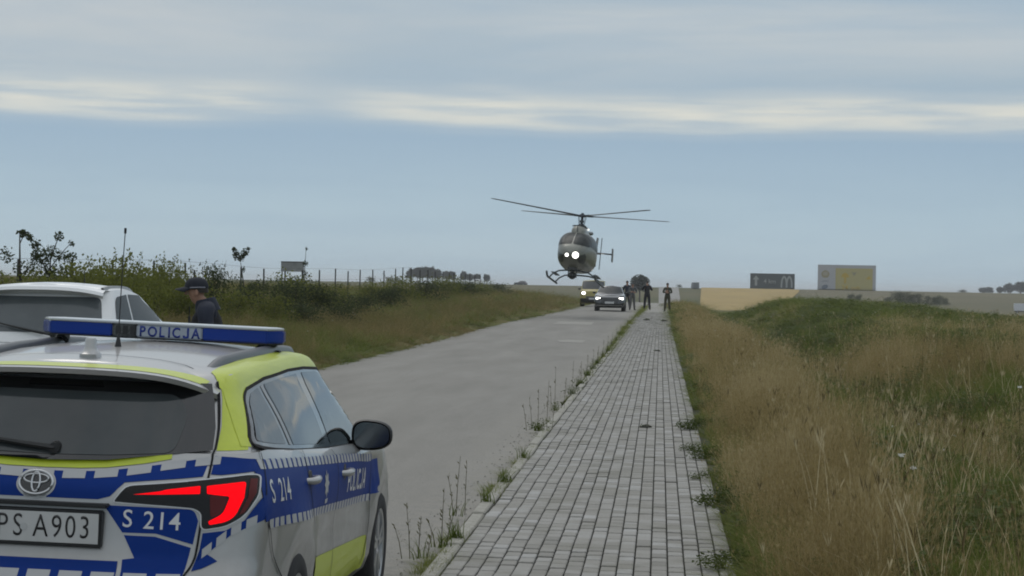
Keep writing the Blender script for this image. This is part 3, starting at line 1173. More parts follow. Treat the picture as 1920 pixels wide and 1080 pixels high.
cab = [(0.0, .203, 3.72, .834), (.15, .250, 3.60, .818), (.35, .318, 3.45, .784), (.55, .372, 3.29, .742), (.75, .425, 3.13, .695), (.90, .47, 3.03, .672), (.97, .50, 2.98, .650), (1.0, .53, 2.94, .625)]
rings2 = []
for (s, yr, yf, W) in cab:
    h2 = contour(yr, yf, W, .34 + .05 * s, .5, 2.7, 2.4, ns=34, nc=14)
    rings2.append(ring3(h2, lambda x, y, s=s: (float(belt(y)) - .02) * (1 - s) + float(roof_edge(y)) * s,
                        lambda x, y, z: (x * (1 - .055 * smooth1(1.6, .2, y)), y, z)))
shell(CAB, rings2, len(h2), .045)
BV_POL_L, BV_POL_C = bvh_of(BODY), bvh_of(CAB)
ALLB = MB().add(BODY.v, BODY.f).add(CAB.v, CAB.f)
BV_POL = bvh_of(ALLB)
pol_body = BODY.build('body', m_silver, POL, smooth=38)
cut_wheel_wells(pol_body, AX, .352, .325, m_well)
CAB.build('cabin', m_silver, POL, smooth=38)


# the raked rear window has a surface of its own, standing a little proud of the body
WIN = MB()
_rows = []
for z in np.linspace(1.03, 1.40, 12):
    row = []
    for x in np.linspace(-.70, .70, 41):
        q0 = 1 - (1 - min(1, abs(x) / .80) ** 2.6) ** (1 / 2.6)
        t = (z - 1.06) / .31
        row.append((x, (.170 + .33 * q0) * (1 - t) + (.452 + .37 * q0) * t - .010, z))
    _rows.append(row)
WIN.grid(_rows)
BV_WIN = bvh_of(WIN)


# the side windows likewise: the cabin side carried smoothly down past the waist line
def side_surface(sg):
    mb, rows = MB(), []
    for y in np.linspace(.44, 3.44, 61):
        b_ = float(belt(y))

        def hit(z):
            h_ = BV_POL_C.ray_cast(Vector((3 * sg, y, z)), Vector((-sg, 0, 0)))[0]
            return abs(h_.x) if h_ else None
        xa, xb = hit(b_ + .05), hit(b_ + .10)
        row, last = [], None
        for k in range(17):
            z = b_ - .06 + (1.392 - b_ + .06) * k / 16
            q = hit(z) if z > b_ + .05 else (xa + (xa - xb) / .05 * (b_ + .05 - z) if xa and xb else xa)
            if q is None:
                q = last - .01
            last = q
            row.append((sg * (q + .006), y, z))
        rows.append(row)
    mb.grid(rows)
    return bvh_of(mb)


BV_SIDE = {'right': side_surface(1), 'left': side_surface(-1)}


def sym(poly):
    return [[(p[0], p[1]) for p in poly], [(-p[0], p[1]) for p in poly[::-1]]]


def rear_art(name, polys, mat, off, step=.03, parent=None):
    for p in polys:                       # every piece of film is a part of its own
        r_ = lay_on(name, flat_polys([p]), BV_POL, 'rear', off, mat, parent or POL, step)
    return r_


def side_art(name, polys, mat, off, step=.04, parent=None):
    for p in polys:
        for sd_ in ('right', 'left'):
            lay_on(name, flat_polys([p]), BV_POL, sd_, off, mat, parent or POL, step)


# rear window, dark surround and the glass in it
gl = [(0, 1.060), (.247, 1.067), (.456, 1.092), (.650, 1.114), (.642, 1.20), (.616, 1.30), (.590, 1.372)]
lay_on('rear_window_surround', flat_polys([[*[(x, z) for x, z in gl], *[(-x, z) for x, z in gl[::-1]]]]), BV_WIN, 'rear', 0, m_gloss, POL, .04)
gl2 = rpoly([(-.505, 1.10), (-.25, 1.085), (0, 1.08), (.25, 1.085), (.505, 1.10), (.53, 1.25), (.47, 1.325), (-.47, 1.325), (-.53, 1.25)], [.04, 0, 0, 0, .04, .07, .05, .05, .07], 4)  # pane stops low: black surround above it also stands for spoiler shade
m_rglass = pmat('rear_glass', (.030, .036, .038), .06, spec=.5, noise=2.5, col2=(.045, .052, .054))
RG = lay_on('rear_window', flat_polys([gl2]), BV_WIN, 'rear', .002, m_rglass, POL, .05)
# lime film under the window
lb = [(0, 1.028), (.15, 1.030), (.255, 1.036), (.40, 1.056), (.50, 1.076)]
lt = [(.50, 1.094), (.40, 1.084), (.247, 1.065), (.10, 1.059), (0, 1.058)]
rear_art('lime_stripe', sym(lb + lt), m_lime, .0030, .015)


def lime_bot(x):
    return float(np.interp(abs(x), [0, .15, .255, .40, .50, .66], [1.028, 1.030, 1.036, 1.056, 1.076, 1.098]))


# blue film on the tailgate
blue_up = [(0, .914), (.235, .914), (.283, .928), (.335, .983), (.40, .990), (.56, 1.004), (.632, 1.012), (.648, 1.085), (.50, 1.060), (.40, 1.044), (.255, 1.024), (.15, 1.018), (0, 1.016)]
blue_no = rpoly([(.262, .893), (.45, .890), (.614, .884), (.632, .84), (.618, .748), (.475, .788), (.343, .788)], [0, 0, .03, 0, 0, 0, 0], 5)
blue_lo = [(.350, .778), (.473, .776), (.612, .735), (.60, .66), (.585, .60), (.355, .59), (.352, .683), (.398, .690)]
blue_lm = [(0, .59), (.335, .59), (.335, .676), (0, .676)]
rear_art('blue_panel', sym(blue_up) + sym(blue_no) + sym(blue_lo) + sym(blue_lm), m_blue, .0030, .02)
# blue film round the corner, above and below the lamps
blue_c1 = [(.664, 1.090), (.660, 1.020), (.70, 1.018), (.787, 1.026), (.838, 1.030), (.83, 1.062), (.80, 1.075), (.73, 1.085)]
blue_c2 = [(.652, .792), (.735, .802), (.80, .840), (.838, .905), (.852, .93), (.872, .84), (.80, .806), (.754, .782), (.70, .735), (.640, .682), (.646, .735)]
blue_c3 = [(.645, .727), (.69, .700), (.715, .682), (.66, .655), (.622, .645), (.632, .68)]
rear_art('blue_panel', sym(blue_c1) + sym(blue_c2) + sym(blue_c3), m_blue, .0033, .015)
# grey reflective blocks in a row under the lime stripe, near the bumper and at the corner
chk = []
for k in range(-5, 6):
    x0, x1 = k * .128 - .046, k * .128 + .046
    chk.append([(x0, lime_bot(x0) - .040), (x1, lime_bot(x1) - .040), (x1, lime_bot(x1) - .008), (x0, lime_bot(x0) - .008)])
for k in range(-4, 5):
    x0, x1 = k * .127 - .046 + .03, k * .127 + .046 + .03
    chk.append([(x0, .598), (x1, .598), (x1, .632), (x0, .632)])
cl = [(.640, .682), (.70, .735), (.754, .782), (.80, .806), (.845, .826)]
for k in range(4):
    a = np.interp(.07 + k * .245, [0, 1], [.640, .845])
    b = np.interp(.07 + k * .245 + .165, [0, 1], [.640, .845])
    za, zb_ = np.interp(a, [p[0] for p in cl], [p[1] for p in cl]), np.interp(b, [p[0] for p in cl], [p[1] for p in cl])
    for s in (1, -1):
        chk.append([(s * a, za - .002), (s * b, zb_ - .002), (s * b, zb_ + .034), (s * a, za + .034)])
rear_art('reflective_block', chk, m_refl, .0045, .015)
# shut line of the tailgate, creases and seams
seam = strip(curve_pts([(.585, 1.372), (.612, 1.30), (.640, 1.20), (.652, 1.115), (.653, 1.02), (.645, .915), (.640, .80), (.628, .69), (.60, .63), (.57, .57)], 5), .0085)
rear_art('tailgate_seam', sym(seam), m_gap, .0052, .02)

# tail lamps
m_smoke = pmat('smoked_lamp', (.008, .008, .008), .18, spec=.25, coat=.08)
m_redl = pmat('lit_red_lamp', (.25, .002, .002), .6, spec=.1, emit=(1, .0, .006), estr=1.0)
m_redd = pmat('red_lamp', (.10, .005, .005), .25, spec=.25, coat=.1)
lamp = rpoly([(.300, .908), (.343, .968), (.45, .978), (.578, .990), (.787, 1.014), (.826, 1.012), (.836, .94), (.797, .860), (.735, .820), (.646, .806), (.641, .873), (.61, .890), (.485, .899)], [.01, .03, 0, 0, .01, .015, .03, .03, .03, .02, .02, .02, 0], 4)
red1 = rpoly([(.375, .938), (.522, .960), (.628, .974), (.630, .946), (.483, .941)], [.004, 0, .004, .004, 0], 2)
red2 = rpoly([(.652, .974), (.787, .990), (.788, .930), (.762, .855), (.730, .835), (.672, .824), (.667, .838), (.718, .866), (.738, .935), (.656, .946)], [.004, .012, 0, .03, .02, .006, .006, .02, .01, .004], 3)
for s in (1, -1):
    f = (lambda P: P) if s > 0 else (lambda P: [(-p[0], p[1]) for p in P[::-1]])
    tl = rear_art('tail_lamp', [f(lamp)], m_smoke, .0075, .02)
    rear_art('outer_lens', [f([(.80, 1.0), (.822, .998), (.826, .945), (.795, .872), (.775, .86), (.80, .93)])], m_redd, .0092, .02, tl)
    rear_art('inner_glow', [f(rpoly([(.665, .945), (.732, .937), (.715, .872), (.675, .848)], .02))], m_redd, .0088, .02, tl)  # unlit dark red panel, the lamp's inner glow put into its colour
    rear_art('light_guide', [f(red1), f(red2)], m_redl, .0110, .02, tl)
    edge = lamp + [lamp[0], lamp[1]]
    rear_art('lamp_seal', [f(strip(edge, .010))], m_white, .0056, .02, tl)

# lettering on the tailgate
for s, tx in ((1, .452), (-1, -.452)):
    lay_on('unit_letter', flat_text('S', .098, .0004, .95), BV_POL, 'rear', .0052, m_white, POL, .02, (tx - .092, .840))
    lay_on('unit_number', flat_text('214', .098, .0004, .95, spacing=1.08), BV_POL, 'rear', .0052, m_white, POL, .02, (tx + .042, .834), shear=-.03 * s)

# badge: three ovals on a silver plate
bd = empty('badge', (-.018, .128, .966))
bd.parent = POL
bd.rotation_euler = (R(-18), 0, 0)


def oval(mb, a, b, cz, r, y=0.0):
    n = 40
    pts = [(a * math.cos(2 * math.pi * k / n), y, cz + b * math.sin(2 * math.pi * k / n)) for k in range(n + 1)]
    mb.tube(pts, r, 6, cap=False)


rear_art('badge_surround', [[(-.018 + .080 * math.cos(t), .966 + .058 * math.sin(t)) for t in np.linspace(0, 2 * math.pi, 32, endpoint=False)], [(-.063, .912), (.027, .912), (.032, .935), (-.068, .935)], [(-.022, 1.0), (-.014, 1.0), (-.014, 1.024), (-.022, 1.024)]], m_silver, .0052, .02)
mb = MB()
mb.prism([(.066 * math.cos(t), .046 * math.sin(t)) for t in np.linspace(0, 2 * math.pi, 36, endpoint=False)], -.016, .01, 'Y')
mb.build('badge_plate', m_gloss, bd)
mb = MB()
oval(mb, .068, .048, 0, .0062, -.018)
oval(mb, .050, .0185, .0155, .0046, -.019)
oval(mb, .0165, .040, .002, .0046, -.020)
mb.build('ovals', pmat('badge_metal', (.55, .56, .57), .3, metal=.8), bd, smooth=180)

# number plate
pl = MB()
pl.box(-.268, .268, .055, .105, .726, .872)
PLT = pl.build('licence_plate', m_black, POL, bevel=.006)
pw = MB()
pw.box(-.258, .258, .0505, .054, .742, .862)
m_plate = pmat('plate_white', (.52, .525, .52), .4, noise=6, col2=(.47, .475, .47))
pw.build('plate_face', m_plate, PLT, bevel=.001)
eu = MB()
eu.box(-.257, -.217, .0492, .0503, .743, .861)
eu.build('country_band', pmat('band_blue', (.01, .04, .3), .5), PLT)


def flat_letters(name, body, size, loc, mat, parent, bold=0.0, sx=1.0, d=.0008, rx=90, rz=0, spacing=1.0, bm=None):
    bm = bm or flat_text(body, size, bold, sx, spacing=spacing)
    me = bpy.data.meshes.new(name)
    ext = bmesh.ops.extrude_face_region(bm, geom=bm.faces[:])
    for v in [e for e in ext['geom'] if isinstance(e, bmesh.types.BMVert)]:
        v.co.z += d
    bmesh.ops.recalc_face_normals(bm, faces=bm.faces[:])
    bm.to_mesh(me)
    bm.free()
    o = link(name, me, mat, parent)
    o.location = loc
    o.rotation_euler = (R(rx), 0, R(rz))
    return o


def flat_word(word, size, bold, sx, pitch):
    """letters set one by one; J is drawn so that it stands on the line"""
    bm = bmesh.new()
    h = size * .69
    x = 0
    for ch in word:
        wch = pitch * (.45 if ch == 'I' else 1)
        x += wch / 2
        if ch == 'J':
            w_, t_ = pitch * .62, h * .19
            pl = rpoly([(w_ / 2 - t_, h / 2), (w_ / 2, h / 2), (w_ / 2, -h / 2), (-w_ / 2, -h / 2), (-w_ / 2, -h * .22), (-w_ / 2 + t_, -h * .22), (-w_ / 2 + t_, -h / 2 + t_), (w_ / 2 - t_, -h / 2 + t_)], [0, 0, h * .2, h * .2, 0, 0, h * .06, h * .06], 3)
            b2 = flat_polys([pl])
        else:
            b2 = flat_text(ch, size, bold, sx)
        me = bpy.data.meshes.new('letter')
        b2.to_mesh(me)
        b2.free()
        zc = [v.co.y for v in me.vertices]
        cy = (min(zc) + max(zc)) / 2
        cx = (min(v.co.x for v in me.vertices) + max(v.co.x for v in me.vertices)) / 2
        k = h / (max(zc) - min(zc))
        for v in me.vertices:
            v.co.x += x - cx
            v.co.y = (v.co.y - cy) * k
        bm.from_mesh(me)
        bpy.data.meshes.remove(me)
        x += wch / 2
    for v in bm.verts:
        v.co.x -= x / 2
    return bm


m_ink = pmat('black_ink', (.010, .010, .011), .5)
for ch, x in (('P', -.130), ('S', -.067), ('A', .025), ('9', .090), ('0', .146), ('3', .203)):
    flat_letters('plate_character', ch, .128, (x, .0500, .802), m_ink, PLT, -.0006, .74)
flat_letters('plate_character', 'PL', .030, (-.237, .0488, .765), m_plate, PLT, 0, .9)
mb = MB()
mb.lathe([(.0001, 0), (.014, 0), (.014, .002)], 20, 'Y', M=Matrix.Translation((-.043, .0482, .800)))
mb.build('plate_sticker', pmat('sticker', (.45, .46, .46), .5), PLT)
ps = MB()
ps.box(-.285, .285, .060, .125, .884, .900)
ps.build('plate_lamp_shelf', m_black, POL, bevel=.004)

lay_on('high_brake_lamp', flat_polys([rpoly([(-.16, 1.345), (.16, 1.345), (.15, 1.365), (-.15, 1.365)], .006)]), BV_WIN, 'rear', .004, m_smoke, POL, .05)
# rear wiper
mb = MB()
mb.lathe([(.0001, -.03), (.022, -.028), (.026, 0), (.026, .04)], 16, 'Y', M=Matrix.Translation((.03, .205, 1.105)))
mb.tube([(.03, .185, 1.105), (-.10, .190, 1.118), (-.25, .205, 1.135)], [.014, .011, .008], 6)
mb.tube([(-.02, .20, 1.112), (-.25, .208, 1.128), (-.46, .232, 1.145)], [.006, .008, .006], 6)
mb.build('rear_wiper', m_black, POL, smooth=50)

# roof spoiler over the window
def top_z(x, y):
    h, n, _, _ = BV_POL_C.ray_cast(Vector((x, y, 4)), Vector((0, 0, -1)))
    return h.z if h else 1.38


SP = MB()
rows = []
for x in np.linspace(-.612, .612, 33):
    a = abs(x) / .612
    yl = .345 + .05 * a ** 2 + .13 * a ** 6
    zl = 1.410 - .020 * a ** 2 - .070 * a ** 5
    xi = min(abs(x), .57) * (1 if x >= 0 else -1)
    t1 = top_z(xi, .95) - .10 * max(0, abs(x) - .57) / .07 * .5
    t2 = top_z(xi, .74) - .16 * max(0, abs(x) - .57) / .07 * .5
    rows.append([(x * .97, .95, t1 - .006), (x * .985, .80, .5 * (t1 + t2) + .003), (x * .99, .64, t2 * .5 + zl * .5 + .013 - .02 * a ** 5), (x, yl + .07, zl + .017), (x, yl, zl + .008), (x, yl + .006, zl - .013), (x * .98, yl + .16, zl - .028), (x * .97, yl + .30, zl - .034)])
SP.grid(rows)
SPO = SP.build('roof_spoiler', m_silver, POL, smooth=28)
bvs = bvh_of(SP)
lsp = []
xsr = np.linspace(0, .56, 16)
ylf = lambda x: .345 + .05 * (x / .612) ** 2 + .13 * (x / .612) ** 6
pt = [(x, ylf(x) + .045) for x in xsr] + [(x, ylf(x) + .150 + .07 * x) for x in xsr[::-1]]
lay_on('lime_stripe', flat_polys(sym(pt)), bvs, 'top', .0015, m_lime, SPO, .03)
lay_on('panel_seam', flat_polys(sym(strip([(0, .80), (.30, .79), (.42, .75), (.52, .66)], .006))), bvs, 'top', .0018, m_gap, SPO, .03)

# lime film on the rear pillar and roof side
pil_r = [(.658, 1.108), (.650, 1.20), (.624, 1.30), (.598, 1.372), (.66, 1.375), (.70, 1.31), (.735, 1.22), (.755, 1.15), (.765, 1.108)]
rear_art('lime_panel', sym(pil_r), m_lime, .0016)
cant = [(.43, 1.122), (.50, 1.20), (.57, 1.28), (.63, 1.345), (.71, 1.392), (.9, 1.408), (1.4, 1.425), (2.2, 1.432), (2.75, 1.412), (3.0, 1.372), (3.2, 1.27), (3.5, 1.06), (3.35, 1.06), (3.10, 1.23), (2.90, 1.30), (2.60, 1.355), (2.2, 1.375), (1.78, 1.379), (1.2, 1.366), (.85, 1.335), (.72, 1.305), (.60, 1.22), (.50, 1.148), (.49, 1.118)]
side_art('lime_panel', [cant], m_lime, .0030, .03)

lay_on('lime_panel', flat_polys([[(.545, .70), (.60, .62), (.68, .62), (.70, 1.5), (.70, 2.6), (.66, 3.0), (.535, 2.98), (.545, 2.2)]]), BV_POL, 'top', .0028, m_lime, POL, .03)
lay_on('lime_panel', flat_polys([[(-.545, .70), (-.545, 2.2), (-.535, 2.98), (-.66, 3.0), (-.70, 2.6), (-.70, 1.5), (-.68, .62), (-.60, .62)]]), BV_POL, 'top', .0028, m_lime, POL, .03)
# side windows: black surround, then the panes
dlo = rpoly([(.505, 1.125), (.515, 1.150), (.73, 1.308), (.83, 1.338), (1.2, 1.368), (1.78, 1.382), (2.2, 1.378), (2.60, 1.36), (2.88, 1.31), (3.08, 1.21), (3.30, 1.055), (3.36, .952), (2.9, .950), (2.0, .998), (1.2, 1.052), (.84, 1.082), (.60, 1.108)], [.02, .02, .05, 0, 0, 0, 0, 0, 0, 0, 0, 0, 0, 0, 0, 0, 0])
for sd_ in ('right', 'left'):
    lay_on('window_surround', flat_polys([dlo]), BV_SIDE[sd_], sd_, 0, m_gloss, POL, .05)
m_trim = pmat('grey_trim', (.30, .30, .30), .35, metal=.4)
for sd_ in ('right', 'left'):
    lay_on('window_trim', flat_polys([strip(dlo + [dlo[0]], .014)]), BV_SIDE[sd_], sd_, .0012, m_gap, POL, .05)
quarter = rpoly([(.56, 1.140), (.76, 1.285), (.86, 1.318), (1.02, 1.335), (1.055, 1.090), (.86, 1.105), (.64, 1.128)], [.02, .03, 0, .01, .01, 0, .01])
reard = rpoly([(1.15, 1.345), (1.5, 1.356), (1.95, 1.360), (2.03, 1.020), (1.20, 1.076)], [.02, 0, .01, .01, .01])
frontd = rpoly([(2.10, 1.360), (2.5, 1.350), (2.80, 1.312), (3.00, 1.215), (3.10, 1.10), (3.14, .972), (2.18, 1.010)], [.01, 0, 0, 0, 0, .01, .01])
slv = [(1.075, 1.338), (1.115, 1.343), (1.165, 1.078), (1.118, 1.082)]
for sd_ in ('right', 'left'):
    for nm, pl_ in (('quarter_window', quarter), ('rear_door_window', reard), ('front_door_window', frontd)):
        lay_on(nm, flat_polys([pl_]), BV_SIDE[sd_], sd_, .0020, m_glassb, POL, .05)
    lay_on('pillar_trim', flat_polys([slv]), BV_SIDE[sd_], sd_, .0024, m_trim, POL, .05)

# blue side band with reflective blocks on both edges, lime sill panel
bt = lambda y: float(np.interp(y, [.3, 1.1, 2.7, 3.1, 4.4], [1.045, .993, .885, .850, .80]))
bb = lambda y: float(np.interp(y, [.3, .45, .93, 2.3, 3.3, 4.4], [.822, .825, .800, .714, .653, .62]))
ysb = np.linspace(.375, 3.45, 30)
side_art('blue_panel', [[(y, bb(y)) for y in ysb] + [(y, bt(y)) for y in ysb[::-1]]], m_blue, .0034, .025)
ch2 = []
y = .42
while y < 3.2:
    ch2.append([(y, bt(y) - .004), (y + .062, bt(y + .062) - .004), (y + .062, bt(y + .062) + .034), (y, bt(y) + .034)])
    ch2.append([(y, bb(y) - .034), (y + .066, bb(y + .066) - .034), (y + .066, bb(y + .066) + .004), (y, bb(y) + .004)])
    y += .094
side_art('reflective_block', ch2, m_refl, .0048)
side_art('blue_block', [[(a[0][0] + .064, a[0][1]), (a[0][0] + .092, a[1][1] - .003), (a[0][0] + .092, a[2][1] - .003), (a[0][0] + .064, a[3][1])] for a in ch2], m_blue, .0042)
side_art('lime_panel', [rpoly([(1.42, .300), (1.36, .50), (1.40, .535), (3.20, .440), (3.22, .255)], .03)], m_lime, .0030)
for lines in ([(1.26, 1.05), (1.25, .92), (1.30, .80), (1.40, .66), (1.46, .45), (1.46, .28)], [(2.06, 1.0), (2.08, .70), (2.05, .28)], [(3.20, .95), (3.22, .6), (3.16, .28)], [(.50, 1.118), (.44, 1.0), (.40, .93)], [(.41, .82), (.48, .70), (.62, .56)]):
    side_art('panel_seam', [strip(curve_pts(lines, 4), .008)], m_gap, .0058, .03)
for sd_, sg in (('right', 1), ('left', -1)):
    lay_on('unit_letter', flat_text('S', .135, .001, 1.05), BV_POL, sd_, .0054, m_white, POL, .03, (.66 - .16 * sg, .932), mirror=sg < 0)
    lay_on('unit_number', flat_text('214', .135, .001, 1.05), BV_POL, sd_, .0054, m_white, POL, .03, (.66 + .06 * sg, .920), shear=-.055, mirror=sg < 0)
    lay_on('police_lettering', flat_word('POLICJA', .160, .003, .9, .105), BV_POL, sd_, .0054, m_white, POL, .03, (2.72, .785), shear=-.065, mirror=sg < 0)
    star = []
    for k in range(16):
        rd = .068 if k % 2 == 0 else .040
        star.append((1.72 + rd * math.sin(k * math.pi / 8), .855 + rd * math.cos(k * math.pi / 8)))
    lay_on('police_star', flat_polys([star, [(1.69, .765), (1.75, .765), (1.76, .785), (1.68, .785)]]), BV_POL, sd_, .0054, m_refl, POL, .03)
    for (yy, zz) in ((1.26, .915), (2.26, .862)):
        x = [h.x for h in [BV_POL.ray_cast(Vector((3 * sg, yy, zz)), Vector((-sg, 0, 0)))[0]]][0]
        mb = MB()
        mb.tube([(x - .012 * sg, yy - .055, zz), (x + .030 * sg, yy - .035, zz), (x + .036 * sg, yy + .03, zz), (x + .032 * sg, yy + .09, zz), (x - .012 * sg, yy + .115, zz)], [.012, .017, .018, .017, .012], 10)
        dh = mb.build('door_handle', m_silver, POL, smooth=60)
        mb = MB()
        mb.lathe([(.0001, sg * .006), (.040, sg * .004), (.044, sg * -.004)], 20, 'X', M=Matrix.Translation((x, yy + .03, zz)))
        mb.build('handle_cup', m_black, dh, smooth=50)
    # mirror
    mb = MB()
    rows = []
    for (dy, sc) in ((-.055, .93), (-.045, 1.0), (-.01, 1.0), (.04, .9), (.08, .68), (.105, .35), (.112, .02)):
        n = 26
        row = []
        for k in range(n):
            t = 2 * math.pi * k / n
            cx, cz = math.cos(t), math.sin(t)
            ux = .108 * abs(cx) ** .72 * (1 if cx > 0 else -1)
            uz = .080 * abs(cz) ** .72 * (1 if cz > 0 else -1) * (1 - .12 * (ux / .108))
            row.append((sg * (.945 + ux * sc), 2.93 + dy, 1.005 + uz * sc))
        rows.append(row)
    mb.grid(rows, closed=True)
    mb.box(min(sg * .82, sg * .93), max(sg * .82, sg * .93), 2.90, 2.99, .925, .975)
    mr = mb.build('wing_mirror', m_black, POL, smooth=50)
    mb = MB()
    n = 26
    row = []
    for k in range(n):
        t = 2 * math.pi * k / n
        cx, cz = math.cos(t), math.sin(t)
        ux = .094 * abs(cx) ** .72 * (1 if cx > 0 else -1)
        uz = .067 * abs(cz) ** .72 * (1 if cz > 0 else -1) * (1 - .12 * (ux / .108))
        row.append((sg * (.945 + ux), 2.93 - .052 + .01 * ux, 1.005 + uz))
    mb.add(row, [tuple(range(n))])
    mb.build('mirror_glass', pmat('mirror', (.14, .15, .155), .12, metal=1.0), mr)
    # roof rail
    mb = MB()
    pts = []
    for yy in np.linspace(.80, 2.95, 18):
        e = min(1, (yy - .80) / .22, (2.95 - yy) / .22)
        e = e * e * (3 - 2 * e)
        xx = .512 + .02 * smooth1(.8, 1.6, yy) - .02 * smooth1(2.2, 3.0, yy)
        pts.append((sg * xx, yy, top_z(xx, yy) - .014 + .030 * e))
    secs = []
    for (x, y, z) in pts:
        secs.append([(x - .020, y, z - .030), (x - .021, y, z + .004), (x - .012, y, z + .016), (x + .012, y, z + .014), (x + .021, y, z + .001), (x + .022, y, z - .034)])
    mb.grid(secs)
    mb.build('roof_rail', pmat('rail_grey', (.10, .105, .11), .38, metal=.5), POL, smooth=60)
    for yy in AX:
        make_wheel(POL, sg * .80, yy, .318, .318, .215, sg)

# windscreen
lay_on('windscreen', flat_polys([rpoly([(-.60, 1.345), (.60, 1.345), (.76, .98), (-.76, .98)], .05)]), BV_POL, 'front', .004, m_glassb, POL, .06)

# light bar
LB = empty('light_bar', (-.012, 2.15, 1.493))
LB.rotation_euler = (0, R(.5), 0)
LB.scale = (1.02, 1, 1)
LB.parent = POL


def bar_part(x0, x1, z0, z1, hy, taper0=0, taper1=0, mat=None, name='', bev=.006):
    mb = MB()
    poly = [(x0 + taper0, -hy), (x1 - taper1, -hy), (x1, -hy * .3), (x1, hy * .3), (x1 - taper1, hy), (x0 + taper0, hy), (x0, hy * .3), (x0, -hy * .3)]
    if not taper0:
        poly = [p for i, p in enumerate(poly) if i not in (6, 7)] 
    if not taper1:
        poly = [p for p in poly if not (abs(p[0] - x1) < 1e-6 and abs(abs(p[1]) - hy * .3) < 1e-6)]
    mb.prism(poly, z0, z1, 'Z')
    return mb.build(name, mat, LB, bevel=bev)


m_lens = pmat('blue_lens', (.002, .034, .27), .22, coat=.12, spec=.3)
m_lid = pmat('bar_lid', (.55, .57, .585), .35, coat=.4)
m_matrix = pmat('lamp_matrix', (.085, .09, .088), .35, noise=90, col2=(.035, .037, .036), lo=.45, hi=.55)
bar_part(-.59, -.2265, .008, .070, .13, .06, 0, m_lens, 'blue_lens')
bar_part(-.2255, -.1085, .008, .070, .13, 0, 0, m_matrix, 'lamp_segment')
bar_part(-.1075, .2145, .008, .070, .13, 0, 0, pmat('sign_panel', (.36, .40, .46), .35, coat=.4), 'sign_panel')
bar_part(.2155, .59, .008, .070, .13, 0, .06, m_lens, 'blue_lens')
bar_part(-.585, .585, .0705, .082, .135, .05, .05, m_lid, 'bar_lid', .005)
bar_part(-.585, .585, .0, .0075, .125, .05, .05, m_black, 'bar_base', .003)
flat_letters('police_sign', '', .079, (.054, -.1305, .0385), pmat('sign_blue', (.010, .030, .22), .4), LB, bm=flat_word('POLICJA', .075, .0018, .78, .0475))
for k in range(3):
    mb = MB()
    x = -.195 + k * .035
    mb.box(x - .012, x + .012, -.1335, -.1315, .018, .060)
    mb.build('lamp_louvre', m_black, LB)
for sg in (-1, 1):
    mb = MB()
    mb.box(sg * .50 - .02, sg * .50 + .02, -.05, .05, -.030, .0)
    mb.box(sg * .545 - .03, sg * .545 + .03, -.03, .03, -.042, -.028)
    mb.tube([(sg * .46, -.06, -.035), (sg * .49, -.06, -.005)], .012, 8)
    mb.build('bar_bracket', m_black, LB, bevel=.004)

# aerials on the roof
z = top_z(.02, .70)
mb = MB()
mb.lathe([(.0001, .072), (.022, .070), (.026, .060), (.028, .03), (.036, .014), (.050, .003), (.050, -.03)], 24, 'Z', M=Matrix.Translation((.020, .70, z + .012)) @ Matrix.Diagonal((.9, 1.3, 1, 1)))
mb.build('aerial_fin', m_silver, POL, smooth=50)
z = top_z(-.035, 1.36)
mb = MB()
mb.lathe([(.0001, .062), (.004, .060), (.013, .012), (.016, .0), (.016, -.01)], 16, 'Z', M=Matrix.Translation((-.035, 1.36, z)))
wb = mb.build('whip_aerial', m_black, POL, smooth=50)
mb = MB()
mb.tube([(-.035, 1.36, z + .05), (-.029, 1.36, z + .33), (-.022, 1.36, z + .53)], [.0028, .0024, .0022], 6)
mb.tube([(-.022, 1.36, z + .52), (-.0215, 1.36, z + .545)], .006, 8)
mb.build('whip', m_black, wb, smooth=50)
z = top_z(-.12, 2.45)
mb = MB()
mb.lathe([(.0001, .058), (.03, .054), (.055, .038), (.07, .012), (.072, -.01)], 24, 'Z', M=Matrix.Translation((-.135, 2.45, z)))
mb.build('dome_aerial', pmat('white_plastic', (.62, .63, .63), .4), POL, smooth=60)
# ------------------------------------------------------------------ other vehicles
m_wpaint = pmat('white_paint', (.84, .85, .85), .35, coat=.6)
m_lampw = pmat('lit_headlight', (.8, .8, .78), .3, emit=(1.0, .99, .94), estr=5.0)


